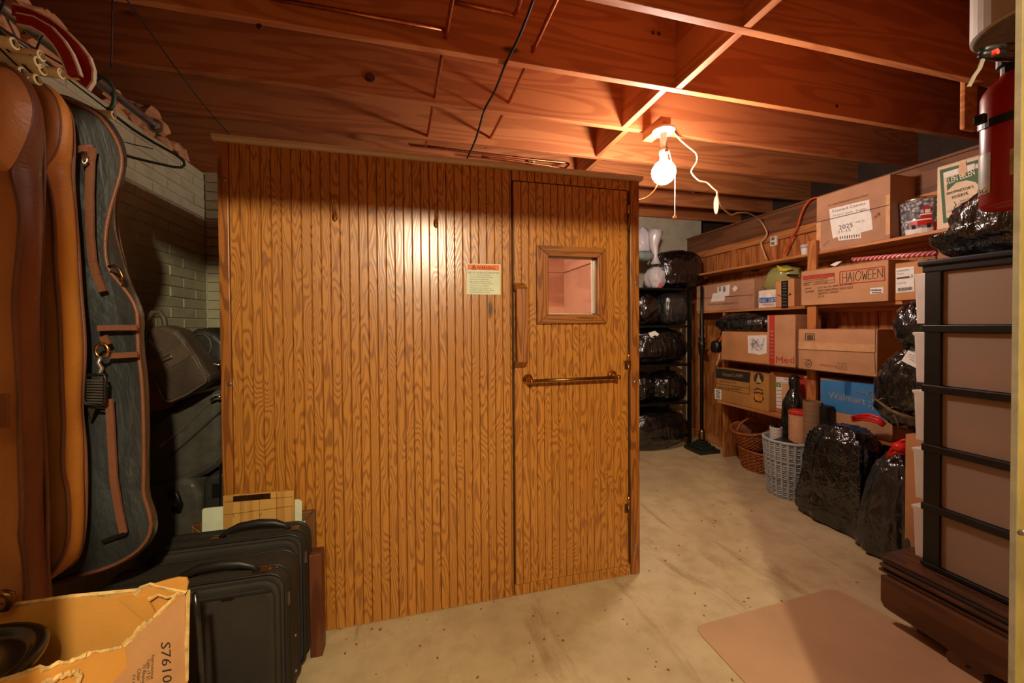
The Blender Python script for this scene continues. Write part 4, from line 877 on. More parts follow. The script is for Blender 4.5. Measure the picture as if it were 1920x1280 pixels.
for i in range(5):
    z = ZB+i*PIT
    dr = M().box(TX+.012, TX+.016, TY0+.05, TY1-.052, z+.018, z+PIT-.016).build('drawer', FROST, tower)
    pts = [(TY1+.001, z+.02), (TY1+.03, z+.02), (TY1+.038, z+PIT-.03), (TY1+.045, z+PIT-.022), (TY1+.045, z+PIT-.014), (TY1+.001, z+PIT-.014)]
    M().prism([(TX+.012, a, b) for a, b in pts], (.36, 0, 0)).build('drawer_end', BIN, dr, bevel=.003)
    M().box(TX+.36, TX+.372, TY0+.04, TY1, z+.018, z+PIT-.02).build('bin_back', BIN, dr); M().box(TX+.02, TX+.36, TY0+.04, TY1, z+.017, z+.022).build('bin_floor', BIN, dr)
    cl = (plain('folded_brown', (160, 100, 60), .9), plain('folded_cream', (226, 206, 180), .9), plain('folded_tan', (204, 150, 100), .9))
    for j in range(3):
        h = R_.uniform(.03, .06) if i in (2, 3) else R_.uniform(.02, .05)
        y_a = TY0+.06+.16*j
        lumpy((TX+.16, y_a+.08, z+.022+h), (.13, .09, h), i*7+j, .12, 2, 3.5, level=3).build('contents', cl[(i+j) % 3], dr, smooth=True)
lumpy((2.19, .82, ZB+5*PIT+.034+.155), (.19, .27, .17), 81, .05, 1.6, 2.6, flat=-.91, fold=.045, level=5, folddir=(1.2, 1.2, .5), shape=lambda s: Vector((s.x+.0, s.y*(1.25 if s.z < -.05 and s.y > .1 else 1), s.z*(1-.62*max(0, s.y)/.27) if s.z > 0 else s.z))).build('big_black_bag', FILM, None, smooth=True, label='big black plastic bag heaped on top of the drawer tower', cat='bag', group='black plastic bags')
bb = bpy.data.objects['big_black_bag']
DW = wood('dark_board', (92, 52, 28), (58, 32, 16), 'Y', 9, (8, 8, .8), .35, .3, .2, knots=False); EDGE = plain('dark_board_edge', (44, 28, 20), .5)
z = .198
for i, ((xa, ya), wh) in enumerate(zip(((1.905, 1.19), (1.912, 1.175), (1.90, 1.185), (1.915, 1.178), (1.925, 1.20)), ('lowest', 'second lowest', 'middle', 'second highest', 'topmost'))):
    M().box(xa, 2.45, .45, ya, z+.0004, z+.0115).build('table_leaf', DW if i in (0, 4) else EDGE if i % 2 else DW, None, bevel=.002, label='dark wooden table leaf, %s of the stack under the drawer tower' % wh, cat='board', group='dark leaves under the drawer tower'); z += .0122
bench = thing('wooden_bench', 'low brown wooden bench with scalloped leg under the drawer tower', 'bench', (2.15, .8, 0))
BW = wood('bench_wood', (104, 64, 36), (76, 44, 22), 'Y', 6, (6, 6, .7), .38, .25, .2, knots=True)
M().box(1.91, 2.44, .45, 1.165, .172, .197).build('seat', BW, bench, bevel=.003)
yl, yr = aX(1779, 1215, 1.895).y, aX(1850, 1250, 1.895).y
prof = [(1.172, .192), (1.172, .085), (1.16, .064), (1.14, .06), (yl+.02, .052), (yl-.004, .046), (yl+.006, .03), (yl+.004, .014), (yl-.004, 0), (yr+.006, 0), (yr, .02), (yr+.004, .035), (yr-.012, .05), (yr-.04, .056), (.45, .06), (.45, .192)]
M().prism([(1.888, a, b) for a, b in prof], (.022, 0, 0)).build('apron', BW, bench, bevel=.002)
M().box(2.40, 2.425, .5, 1.15, .0, .172).build('back_panel', BW, bench); M().box(1.93, 2.40, .52, .545, 0, .172).build('leg', BW, bench); M().box(1.95, 2.40, 1.06, 1.085, 0, .172).build('leg', BW, bench)
c = aX(1815, 1252, 1.887); M().lathe((1.8895, c.y, c.z+.004), [(.026, 0), (.02, .0012), (.004, .0016)], 20, (-1, 0, 0), (.75, 1.1)).build('knot', plain('black_knot', (22, 12, 8), .5, 0, .3), bench)
mp_ = [(1.10, 1.335), (1.895, 1.366), (1.975, .99), (2.0, .80), (1.99, .50), (1.10, .50)]
def rnd(poly, r, n=5):
    out = []
    for i, p in enumerate(poly):
        p = Vector(p); a = (Vector(poly[i-1])-p).normalized()*r; b = (Vector(poly[(i+1) % len(poly)])-p).normalized()*r
        for k in range(n+1): t = k/n; out.append((p+a)*(1-t)**2+p*2*t*(1-t)+(p+b)*t*t)
    return out
M().prism([(p.x, p.y, .001) for p in rnd(mp_, .045)], (0, 0, .0035)).build('floor_mat', plain('tan_mat', (180, 140, 104), .42, 0, .05, 3), None, label='smooth tan plastic mat with rounded corners lying on the concrete', cat='mat')
# debris flakes
db_ = M()
for i in range(70):
    px, py = R_.uniform(610, 1500), R_.uniform(1110, 1275)
    if R_.random() < .3: px, py = R_.uniform(1210, 1420), R_.uniform(900, 1100)
    p = aZ(px, py, .001); s_ = R_.uniform(.002, .006); a = R_.uniform(0, 6.28)
    db_.obox(p, (s_*math.cos(a), s_*math.sin(a), 0), (-s_*.5*math.sin(a), s_*.5*math.cos(a), 0), (0, 0, .001))
db_.build('floor_debris', plain('rusty_flake', (130, 66, 40), .8, 0, .4, 60), None, label='small rusty flakes scattered over the concrete floor', kind='stuff', cat='debris')

# ------------------------------------------------------------------ extinguisher and canister on the partition
RED = plain('extinguisher_red', (150, 24, 18), .32, 0, .06); 
ex = aY(1903, 250, .44); ec = Vector((ex.x, .44, 0)); zb_, ztp = aY(1860, 383, .44).z, aY(1866, 132, .44).z; r = .040
ext = thing('fire_extinguisher', 'red fire extinguisher strapped beside the doorway post', 'extinguisher', (ec.x, ec.y, zb_))
hgt = ztp-zb_
M().lathe((ec.x, ec.y, zb_), [(.03, .004), (r-.006, 0), (r-.002, .003), (r, .008), (r, hgt-.03), (r-.003, hgt-.02), (r-.010, hgt-.010), (r-.020, hgt-.002), (.018, hgt+.002), (.014, hgt+.012)], 36).build('cylinder', RED, ext, smooth=True)
vz = zb_+hgt
M().lathe((ec.x, ec.y, vz+.004), [(.017, 0), (.017, .014), (.022, .016), (.022, .03), (.014, .034)], 18).build('valve', BLACKM, ext)
M().lathe((ec.x-.026, ec.y-.02, vz+.012), [(.011, -.004), (.012, 0), (.011, .004)], 16, (.6, -.8, 0)).build('gauge', CHROME, ext)
q = [aY(1843, 95, .40), aY(1872, 92, .40), aY(1907, 90, .40)]
M().tube(q, [.006, .008, .008], 8).build('lever', BLACKM, ext, smooth=True)
M().tube([aY(1840, 103, .40), aY(1872, 104, .40), aY(1905, 104, .41)], [.005, .008, .009], 8).build('carry_handle', BLACKM, ext, smooth=True)
M().lathe(aY(1862, 100, .395), [(.0045, -.005), (.0045, .005)], 12, (0, -1, 0)).build('safety_seal', plain('seal_red', (190, 60, 50), .4), ext)
a = [aY(1846, 106, .40), aY(1838, 128, .40), aY(1828, 142, .40), aY(1818, 162, .40)]
w_ = Vector((.004, 0, .0006)); sm = M()
for i in range(3): sm.prism([a[i]-w_, a[i]+w_, a[i+1]+w_, a[i+1]-w_], (0, .0015, 0))
sm.build('pull_strap', plain('grey_strap', (120, 108, 96), .6), ext)
zs = aY(1850, 216, .45).z
ang = .16
M().grid(lambda u, v: (ec.x+(r+.0015)*math.cos(6.2832*u), ec.y+(r+.0015)*math.sin(6.2832*u), zs-.007+.014*v+.010*math.cos(6.2832*u)), 40, 1, True).build('strap', BLACKP, ext, thick=.002)
M().obox(aY(1838, 224, .45), (.005, 0, 0), (0, .007, 0), (0, 0, .008)).build('strap_buckle', BLACKP, ext, bevel=.002)
rf2 = lambda h: r
va = math.atan2(-ec.y, -ec.x)
def exl(a0, a1, pt_, pb_, mat, nm):
    mm = M(); z1_, z0_ = aY(1850, pt_, .40).z, aY(1850, pb_, .40).z
    cyl_patch(mm, Vector((ec.x, ec.y, 0)), rf2, a0, a1, z0_, z1_, 10, .0008); mm.build(nm, mat, ext, smooth=True)
LAB = plain('grey_label', (170, 164, 150), .35, 0, .1, 40); 
exl(2.0, 2.86, 241, 312, LAB, 'side_label'); exl(2.0, 2.86, 312, 328, plain('dull_yellow', (190, 164, 70), .4), 'yellow_label'); exl(3.42, 3.95, 248, 302, plain('tan_label', (176, 146, 96), .4, 0, .2, 60), 'front_label')
ta_ = 2.55; tp0 = Vector((ec.x+(r+.002)*math.cos(ta_), ec.y+(r+.002)*math.sin(ta_), aY(1850, 326, .40).z)); tr0 = Vector((-math.sin(ta_), math.cos(ta_), 0))
put_text(M(), 'BC', tp0-tr0*.010, tp0+tr0*.010, tp0-tr0*.010+Vector((0, 0, .009))).build('lettering', INK, ext)
M().box(ec.x-.02, ec.x+.02, .36, .402, zb_+.06, zb_+hgt*.8).build('wall_bracket', BLACKM, ext)
cn = aY(1950, 40, .45); cr = .083
can = thing('metal_canister', 'grey metal canister mounted above the red fire extinguisher', 'canister', (cn.x, .45, aY(1950, 44, .45).z))
zc0 = aY(1950, 44, .45).z
M().lathe((cn.x, .45, zc0), [(.02, .0), (cr-.004, 0), (cr, .004), (cr, .20), (cr-.004, .205)], 40).build('can_body', plain('grey_can', (172, 164, 154), .5, .2, .06, 20), can, smooth=False)
M().lathe((cn.x, .45, zc0-.002), [(cr-.003, 0.002), (cr-.005, 0), (.01, 0)], 40).build('can_base', plain('dark_can_base', (96, 88, 80), .7, .0, .15, 60), can)
M().box(cn.x-.02, cn.x+.02, .36, .37, zc0+.03, zc0+.15).build('mount', BLACKM, can)

# ------------------------------------------------------------------ black shelf unit at the back, lamp, bags
rack = thing('black_shelf_unit', 'black metal shelving unit full of bags in the far corner', 'shelves', (2.4, 3.45, 0))
YF = 3.30; XA = 1.6; XB = aY(1297, 640, YF).x
zs_ = [aY(1260, yy, YF).z for yy in (540, 610, 683, 755)]
for z in zs_: M().box(XA, XB, YF, 3.68, z-.02, z).build('shelf_board', BLACKM, rack, bevel=.003)
for xx in (XA, XB-.03):
    for yy in (YF, 3.65): M().box(xx, xx+.03, yy, yy+.03, 0, zs_[0]+.01).build('leg', BLACKM, rack)
def bagY(label, l, r_, top, zb, seed, mat=FILM, name='black_bag', dy=.16, y=3.46, group='black plastic bags', amp=.09, pw=2.5, fold=.05):
    a, b = aY(l, top, y-.08), aY(r_, top, y-.08); h = (a.z-zb)/2
    return lumpy(((a.x+b.x)/2, y, zb+h*.98), ((b.x-a.x)/2, dy, h), seed, amp, 1.7, pw, flat=-.95, fold=fold, folddir=(1.1, 1.1, .6), level=5).build(name, mat, None, smooth=True, label=label, cat='bag', group=group)
bagY('round black bag on the top of the black shelf unit', 1235, 1316, 467, zs_[0], 101, pw=3, amp=.08)
bagY('crinkled black bag left half hidden on the second rack shelf', 1186, 1238, 545, zs_[1], 102, FILM2)
bagY('smooth tapered black bag on the second rack shelf', 1238, 1288, 545, zs_[1], 103, FILM3, pw=3.4, amp=.04, fold=.02)
bagY('wide slumped black bag with white patch on the third rack shelf', 1170, 1290, 616, zs_[2], 104, amp=.1)
lb = bpy.data.objects.get('black_bag.003')
bagY('black bag partly behind the sauna on the fourth rack shelf', 1178, 1226, 700, zs_[3], 105)
bagY('rounded black bag at right on the fourth rack shelf', 1222, 1288, 699, zs_[3], 106)
bagY('big sparkling black bag on the floor under the black rack', 1160, 1290, 772, 0.0, 107, FILM2, dy=.2, y=3.46)
WB = film('white_bag_film', (206, 202, 204), .4, 8, .35)
wbq = thing('white_plastic_bag', 'white knotted plastic bag on the top of the rack', 'bag', (aY(1222, 500, 3.4).x, 3.42, zs_[0]))
p0 = aY(1228, 520, 3.42)
lumpy((p0.x, 3.42, zs_[0]+.105), (.085, .1, .11), 111, .12, 2.2, 2.4, flat=-.95, fold=.1).build('bag_body', WB, wbq, smooth=True)
n0, n1, n2, n3 = aY(1229, 495, 3.40), aY(1229, 480, 3.40), aY(1226, 460, 3.40), aY(1229, 434, 3.40)
M().tube([n0, n1, n2, line3(n2, n3, .6), n3], [.05, .02, .045, .06, .075], 12).build('bag_neck', WB, wbq, smooth=True)
p0 = aY(1207, 455, 3.5)
lumpy((p0.x, 3.52, p0.z), (.09, .08, .14), 113, .15, 2, 2.2, fold=.12).build('pale_plastic_bag', WB, None, smooth=True, label='crumpled pale plastic bag at the sauna edge on the rack', cat='bag')
p0 = aY(1206, 480, 3.36)
lumpy((p0.x, 3.36, p0.z), (.10, .07, .05), 114, .06, 2, 2.4, level=3, fold=.02).build('grey_bundle', plain('blue_grey_cloth', (120, 130, 126), .7), None, smooth=True, label='blue-grey rounded bundle resting on the white bags', cat='bundle')
p0 = aY(1237, 527, 3.33); lumpy((p0.x, 3.33, zs_[0]+.025), (.02, .02, .028), 3, .1, 2, 3, level=2).build('patterned_scrap', plain('red_white_pattern', (170, 80, 76), .5, 0, .6, 80), None, label='small red and white patterned item beside the white bag', cat='item')
pq_ = aY(1226, 624, 3.30); M().prism([aY(1216, 624, 3.31), aY(1228, 620, 3.31), aY(1236, 626, 3.31), aY(1229, 634, 3.31), aY(1220, 632, 3.31)], (0, .004, 0)).build('white_patch', PAPER, lb)
# floor lamp
lx, ly = 2.735, 3.20
fl = thing('floor_lamp', 'black floor lamp pole with stepped square base at rack corner', 'lamp', (lx, ly, 0))
bs = M()
for s_, za, zb2 in ((.115, 0, .035), (.085, .035, .06), (.058, .06, .085), (.04, .085, .105)): bs.box(lx-s_, lx+s_, ly-s_, ly+s_, za, zb2)
bs.build('base', plain('dark_green_black', (34, 38, 32), .4), fl, bevel=.004)
zt2 = aY(1300, 536, ly).z
M().lathe((lx, ly, .105), [(.02, 0), (.034, .02), (.026, .035), (.034, .05), (.024, .065), (.03, .085), (.018, .11)], 16).build('turned_foot', BRASS_D, fl, smooth=True)
zk = aY(1300, 655, ly).z
M().lathe((lx, ly, .2), [(.017, 0), (.017, zk-.26), (.026, zk-.24), (.034, zk-.16), (.036, zk-.14), (.022, zk-.12), (.034, zk-.10), (.018, zk-.07), (.026, zk-.02), (.018, zk+.02), (.022, zk+.06), (.014, zk+.10), (.013, zt2-.2)], 14).build('pole', BLACKM, fl, smooth=True)
# ------------------------------------------------------------------ left: rod, hangers, garment bags
RX, RZ = -.96, 2.0276
rod = M().tube([(RX, .45, RZ), (RX, 1.2, RZ), (RX, aX(287, 230, RX).y, RZ)], .0135, 16).build('hanging_rod', STEEL, None, smooth=True, label='galvanised pipe used as clothes rod along the left wall', cat='rod')
ry = aX(287, 230, RX).y
M().lathe((RX, ry-.004, RZ), [(.014, 0), (.019, .004), (.019, .012), (.026, .014), (.026, .02)], 18, (0, 1, 0)).build('end_flange', STEEL, rod)
wr_ = M()
for k, yy in enumerate((1.47, 1.475, 1.482, 1.1920)):
    wr_.tube([(RX+.019*math.cos(a), yy+.004*math.sin(a*.5+k), RZ+.019*math.sin(a)) for a in [i*math.pi/8 for i in range(16)]], .0022, 5, True)
wr_.build('rod_wire', DARKM, rod, kind='stuff')
CREAM = plain('cream_plastic', (236, 222, 176), .4, 0, .06, 30)
def hanger(px, py, label, wire, xr=None, tube=True, r=.0115):
    """wire hanger seen end-on from the right, with a cardboard trouser tube; px,py = right end of its tube"""
    xe = xr if xr is not None else -.8
    e = aX(px, py, xe); y = e.y; z = e.z; half = abs(RX-xe)
    t = thing('clothes_hanger', label, 'hanger', (RX, y, RZ), 'hangers on the clothes rod')
    hook = [(RX-.02, y, RZ-.03)]+[(RX+.021*math.cos(a), y, RZ+.002+.021*math.sin(a)) for a in [math.pi*1.15-i*math.pi/7 for i in range(9)]]
    nk = RZ-.055
    M().tube(hook[1:]+[(RX, y, nk)], .0022, 6).build('hook', wire, t, smooth=True)
    M().tube([(RX, y, nk), (xe-.003, y, z+.004), (xe-.004, y, z-.004)], .002, 6).build('shoulder_wire', wire, t)
    M().tube([(RX, y, nk), (RX-half, y, z+.004), (RX-half, y, z-.004)], .002, 6).build('shoulder_wire', wire, t)
    if tube: M().lathe((RX-half, y, z), [(r*.7, 0), (r, .002), (r, 2*half-.002), (r*.72, 2*half), (r*.68, 2*half-.03)], 14, (1, 0, 0)).build('trouser_tube', CREAM, t, smooth=False)
    return t
for px, py, nm, wm in ((30, 82, 'cream tube hanger nearest the camera at top left', DARKM), (80, 105, 'cream tube hanger with flared end just right of the nearest', STEEL),
        (74, 117, 'cream tube hanger directly under the flared one', DARKM), (46, 137, 'cream tube hanger touching the first tan bag', DARKM), (82, 131, 'cream tube hanger with a dark wire loop in its end', DARKM),
        (117, 138, 'cream tube hanger with a bent silver wire end', STEEL), (148, 141, 'cream tube hanger with torn end beside the red hook', DARKM), (73, 150, 'lowest cream tube hanger above the second tan bag', DARKM)):
    hanger(px, py, nm, wm)
hanger(215, 216, 'cream tube hanger farthest along the rod by the green hanger', DARKM, -.79, True, .0105)
GRN = plain('green_coated_wire', (58, 78, 62), .4, 0, .1)
gy = aX(204, 170, RX).y
gh = thing('green_hanger', 'empty green coated wire hanger at the far end of the rod', 'hanger', (RX, gy, RZ), 'hangers on the clothes rod')
GP = lambda l: [aY(x, y, gy) for x, y in l]
M().tube(GP([(186, 145), (195, 146), (205, 153), (212, 165), (214, 180), (213, 194), (208, 203), (200, 205)]), .006, 8).build('hook', GRN, gh, smooth=True)
M().tube(GP([(207, 203), (217, 218), (250, 243), (290, 268), (330, 290), (344, 301), (346, 309), (340, 314), (325, 313), (280, 303), (232, 291), (170, 276)]), .0045, 8).build('frame', GRN, gh, smooth=True)
dw = aY(217, 263, gy+.02); M().tube([dw, aY(287, 279, gy+.02)], .0016, 5).build('wire', DARKM, gh)
# red and white hooked bands
RW = plain('glossy_red_band', (150, 26, 22), .25, 0, .06); WH = plain('glossy_white_edge', (214, 196, 176), .3)
def band(name, label, pts, Y0, Y1, wd):
    P_ = [aY(x, y, Y0+(Y1-Y0)*i/(len(pts)-1)) for i, (x, y) in enumerate(pts)]
    t = thing(name, label, 'hook', P_[0], 'red and white hooks on the rod')
    ups = []
    for i, p in enumerate(P_):
        a = P_[max(0, i-1)]; b = P_[min(len(P_)-1, i+1)]; tn = (b-a).normalized(); ups.append(tn.cross(Vector((0, 1, 0))).normalized()*wd)
    for nm, lo, hi, mt, dy in (('red_band', -.75, .75, RW, 0), ('white_edge', .75, 1.0, WH, -.002), ('white_edge', -1.0, -.75, WH, -.002)):
        mm = M()
        for i in range(len(P_)-1):
            mm.prism([P_[i]+ups[i]*lo, P_[i]+ups[i]*hi, P_[i+1]+ups[i+1]*hi, P_[i+1]+ups[i+1]*lo], (0, .012+dy, 0))
        mm.build(nm, mt, t)
band('plastic_hook', 'outer red and white curved band hooked over the rod', [(22, 18), (52, 26), (85, 42), (115, 65), (138, 88), (153, 108), (160, 128), (160, 145), (152, 158)], 1.16, 1.20, .017)
band('plastic_hook', 'inner red and tan curved band nested under the outer one', [(30, 34), (60, 40), (88, 56), (108, 78), (122, 100), (131, 122), (137, 140)], 1.136, 1.168, .0145)
def resample(pts, n):
    pts = [Vector((a, b, 0)) for a, b in pts]; L = [0]
    for a, b in zip(pts, pts[1:]): L.append(L[-1]+(b-a).length)
    out = []; k = 0
    for i in range(n):
        d = L[-1]*i/(n-1)
        while k < len(pts)-2 and L[k+1] < d: k += 1
        t = (d-L[k])/max(1e-6, L[k+1]-L[k]); p = pts[k]+(pts[k+1]-pts[k])*t; out.append((p.x, p.y))
    return out
def smoothpx(pts):
    for _ in range(2):
        q = [pts[0]]
        for a, b in zip(pts, pts[1:]): q += [(a[0]*.75+b[0]*.25, a[1]*.75+b[1]*.25), (a[0]*.25+b[0]*.75, a[1]*.25+b[1]*.75)]
        pts = q+[pts[-1]]
    return pts
def garment(name, label, front, back, Yf, Yb, xl, mat, gmat, pipe, bulge=.03, wob=.006, group=None, seed=0, n=70):
    f2 = resample(smoothpx(front), n); b2_ = resample(smoothpx(back), n)
    F = [aY(x, y, Yf) for x, y in f2]; B = [aY(x, y, Yb) for x, y in b2_]
    t = thing(name, label, 'garment bag', (RX, (Yf+Yb)/2, min(p.z for p in F)), group)
    mm = M(); m_ = 14
    def fp(i, j):
        p = F[i]; s = j/m_; x = p.x+(xl-p.x)*s
        e = min(1, s*m_/4); bl = bulge*math.sin(min(1, s*2.2)*math.pi/2)*(.6+.4*math.sin(i*.21+seed))
        nz = noise.noise(Vector((x*5+seed, p.z*3, seed)))*wob*4*e
        return Vector((x, Yf-bl*e-nz, p.z-.015*math.sin(s*3)*0))
    mm.grid(lambda u, v: fp(int(round(u*(n-1))), int(round(v*m_))), n-1, m_)
    mm.build('front_panel', mat, t, smooth=True)
    gg = M()
    def gp(i, j):
        s = j/5; p = F[i].lerp(B[i], s); nz = noise.noise(Vector((p.z*4, s*2, seed+4)))*wob
        return p+Vector((math.sin(s*math.pi)*.012+nz, 0, 0))
    gg.grid(lambda u, v: gp(int(round(u*(n-1))), int(round(v*5))), n-1, 5); gg.build('gusset', gmat, t, smooth=True)
    bk = M(); bk.grid(lambda u, v: Vector((B[int(round(u*(n-1)))].x+(xl-B[int(round(u*(n-1)))].x)*v, Yb+.004, B[int(round(u*(n-1)))].z)), n-1, 4); bk.build('back_panel', gmat, t, smooth=True)
    M().tube([p+Vector((.001, -.003, 0)) for p in F], .0045, 6).build('piping', pipe, t, smooth=True)
    M().tube([p+Vector((.002, 0, 0)) for p in B], .0045, 6).build('piping', pipe, t, smooth=True)
    nk = Vector((RX, (Yf+Yb)/2, RZ))
    M().tube([nk+Vector((.02, 0, .0)), nk+Vector((.014, 0, .016)), nk+Vector((0, 0, .021)), nk+Vector((-.016, 0, .014)), nk+Vector((-.02, 0, 0)), nk+Vector((0, 0, -.05)), Vector((RX, (Yf+Yb)/2, F[0].z-.05))], .0025, 6).build('hanger_hook', STEEL, t)
    return t

def dome(px, Y, bl, name, mat, par):
    f = [aY(x, y, Y) for x, y in resample(smoothpx(px), 48)]; c = sum(f, Vector())/len(f)
    M().grid(lambda u, v: (lambda p: Vector((p.x, Y-bl*math.sqrt(max(0, 1-(1-v)**2)), p.z)))(f[int(round(u*48)) % 48].lerp(c, v)), 48, 8, True).build(name, mat, par, smooth=True)
def leather(name, c, d):
    g = N(name); v = g.coords((1, 1, .6), 1.0); n1 = g.noise(v, 3, 5, .6, .5); n2 = g.noise(g.coords((1, 1, 2.5)), 70, 3, .6)
    g.set(g.ramp(n1, [(.3, d), (.62, c)]), g.math('MULTIPLY_ADD', n2, .2, .34), 0, .4); g.bump(g.math('ADD', n1, g.math('MULTIPLY', n2, .35)), .35, .012); return g.m
TAN = leather('tan_leather', (182, 118, 64), (140, 84, 44)); TAN2 = leather('lamplit_tan_leather', (206, 138, 56), (172, 100, 34)); BRN = leather('brown_leather', (128, 72, 40), (92, 50, 28)); PIPE = leather('piping_leather', (124, 76, 52), (94, 56, 38))  # TAN2 is the tan leather brightened as if lamplit, for one bag's edge
NYL = film('black_nylon', (36, 38, 37), .55, 5, .45, (1, 1, .5)); NYLD = film('black_nylon_side', (24, 24, 24), .6, 5, .3)
grp = 'garment bags on the rod'
g1 = garment('garment_bag', 'tan leather garment bag nearest the camera at the left edge', 
    [(-90, 160), (-40, 128), (0, 120), (28, 134), (48, 160), (60, 190), (61, 212), (54, 250), (38, 285), (24, 312), (21, 325), (33, 362), (41, 405), (37, 470), (29, 540), (28, 585), (34, 680), (38, 735), (37, 785), (41, 900), (44, 970), (38, 1000), (49, 1045), (50, 1160), (46, 1190)],
    [(-90, 150), (-40, 118), (8, 117), (42, 146), (62, 184), (77, 225), (80, 300), (78, 400), (75, 480), (75, 560), (75, 640), (75, 700), (78, 770), (82, 840), (85, 900), (87, 960), (87, 1000), (86, 1045), (88, 1085), (93, 1135), (94, 1170), (94, 1185), (92, 1195), (90, 1200), (88, 1205)],
    1.0, 1.064, -1.16, TAN, BRN, PIPE, .05, .007, grp, 1)
M().prism([aY(-14, 740, 0.9640), aY(20, 736, 0.9640), (aY(21, 800, 0.9640)), aY(-14, 804, 0.9640)], (0, -.006, 0)).build('closure_patch', BRN, g1, bevel=.002)
M().tube([aY(-8, 1118, 0.9600), aY(6, 1112, 0.9600), aY(18, 1116, 0.9600), aY(20, 1128, 0.9600), aY(14, 1138, 0.9600), aY(-8, 1140, 0.9600)], .008, 8).build('buckle', BRASS_D, g1, smooth=True)
g2 = garment('garment_bag', 'second tan leather garment bag with ochre outer edge',
    [(0, 190), (40, 156), (82, 158), (104, 183), (114, 222), (111, 268), (97, 298), (80, 315), (91, 340), (98, 370), (104, 420), (105, 498), (113, 587), (116, 673), (117, 732), (121, 790), (118, 850), (120, 890), (128, 918), (130, 965), (129, 1012), (117, 1047), (101, 1071), (88, 1085), (70, 1096), (40, 1100)],
    [(0, 176), (45, 150), (84, 157), (112, 185), (130, 210), (135, 240), (136, 285), (134, 330), (137, 370), (141, 420), (146, 490), (150, 556), (156, 619), (157, 673), (152, 730), (150, 771), (157, 830), (159, 880), (159, 930), (158, 977), (152, 1024), (141, 1052), (127, 1062), (105, 1075), (80, 1088), (40, 1094)],
    1.104, 1.16, -1.16, TAN, TAN2, PIPE, .018, .004, grp, 2)
g3 = garment('black_garment_bag', 'black nylon garment bag with brown leather trim hanging behind the tan bags',
    [(60, 190), (108, 179), (134, 192), (184, 213), (212, 249), (226, 279), (230, 302), (226, 331), (216, 361), (203, 407), (197, 450), (199, 490), (207, 512), (219, 524), (236, 545), (250, 564), (259, 588), (258, 619), (260, 666), (266, 705), (270, 790), (270, 900), (268, 925), (279, 954), (285, 982), (279, 1008), (258, 1033), (227, 1052), (195, 1066), (140, 1080), (94, 1094), (70, 1098)],
    [(60, 186), (110, 176), (138, 188), (188, 211), (216, 249), (229, 279), (233, 302), (230, 331), (222, 361), (214, 400), (219, 440), (228, 480), (236, 510), (241, 535), (250, 560), (258, 580), (264, 600), (262, 630), (265, 670), (271, 710), (274, 790), (275, 900), (274, 925), (284, 954), (289, 982), (282, 1010), (260, 1036), (227, 1055), (195, 1069), (140, 1083), (94, 1097), (70, 1100)],
    1.216, 1.28, -1.16, NYL, NYLD, PIPE, .018, .010, grp, 3)
dome([(-90, 150), (-40, 128), (0, 121), (28, 134), (48, 160), (60, 190), (61, 212), (54, 250), (38, 285), (24, 312), (10, 324), (-10, 312), (-40, 290), (-90, 280)], .965, .05, 'shoulder_bulge', TAN, g1)
dome([(44, 160), (62, 156), (84, 160), (104, 183), (113, 222), (110, 268), (96, 298), (80, 314), (66, 304), (56, 280), (48, 230)], 1.092, .018, 'shoulder_bulge', TAN, g2)
YG = 1.188
def strip(px, w, name, mat, par, Y=YG, t=.006):
    P_ = [aY(x, y, Y) for x, y in px]; mm = M()
    for a, b in zip(P_, P_[1:]):
        d = (b-a).normalized(); nn = d.cross(Vector((0, 1, 0)))*w
        mm.prism([a-nn, a+nn, b+nn, b-nn], (0, t, 0))
    return mm.build(name, mat, par)
strip([(141, 280), (158, 278), (172, 277)], .008, 'pocket_trim', PIPE, g3); strip([(172, 276), (168, 300), (166, 360), (167, 440), (172, 490), (179, 515), (192, 546)], .008, 'pocket_trim', PIPE, g3)
strip([(182, 615), (215, 614), (256, 614)], .007, 'cross_strap', PIPE, g3); strip([(205, 667), (230, 666), (257, 664)], .007, 'cross_strap', PIPE, g3)
strip([(203, 748), (206, 790), (209, 850), (212, 900), (220, 950), (230, 1000)], .0075, 'pocket_trim', PIPE, g3)
strip([(190, 1016), (212, 1008), (234, 1000)], .004, 'pocket_edge', BLACKP, g3)
zp = M().tube([aY(155, 285, 1.1760), aY(161, 288, 1.1744), aY(163, 303, 1.1744), aY(158, 308, 1.1744), aY(154, 303, 1.1744), aY(155, 285, 1.1760)], .003, 6).build('zip_pull', CHROME, g3, smooth=True)
strip([(192, 630), (200, 646)], .008, 'leather_tab', PIPE, g3, 1.1800)
M().tube([aY(191+12*math.cos(a), 657+13*math.sin(a), 1.1720) for a in [i*math.pi/8 for i in range(16)]], .0035, 6, True).build('ring', BRASS, g3, smooth=True)
M().tube([aY(189, 668, 1.1696), aY(184, 680, 1.1680), aY(191, 690, 1.1680), aY(186, 702, 1.1680), aY(184, 706, 1.1680)], .005, 6).build('swivel_clip', STEEL, g3, smooth=True)
M().tube([aY(x, y, 1.1640) for x, y in ((161, 703), (196, 702), (198, 710), (196, 755), (189, 761), (160, 758), (158, 748), (158, 712))], .004, 6, True).build('strap_buckle', BLACKM, g3, smooth=True)
sw = M()
for i in range(9): sw.prism([aY(160, 711+i*5.2, 1.1664), aY(196, 712+i*5.2, 1.1664), aY(196, 715+i*5.2, 1.1664), aY(160, 714+i*5.2, 1.1664)], (0, .003, 0))
sw.prism([aY(160, 758, 1.1680), aY(180, 758, 1.1680), aY(170, 790, 1.1920), aY(156, 810, 1.5)], (0, .003, 0))
sw.build('webbing', plain('ribbed_webbing', (58, 50, 42), .7, 0, .2, 90), g3, kind='stuff')
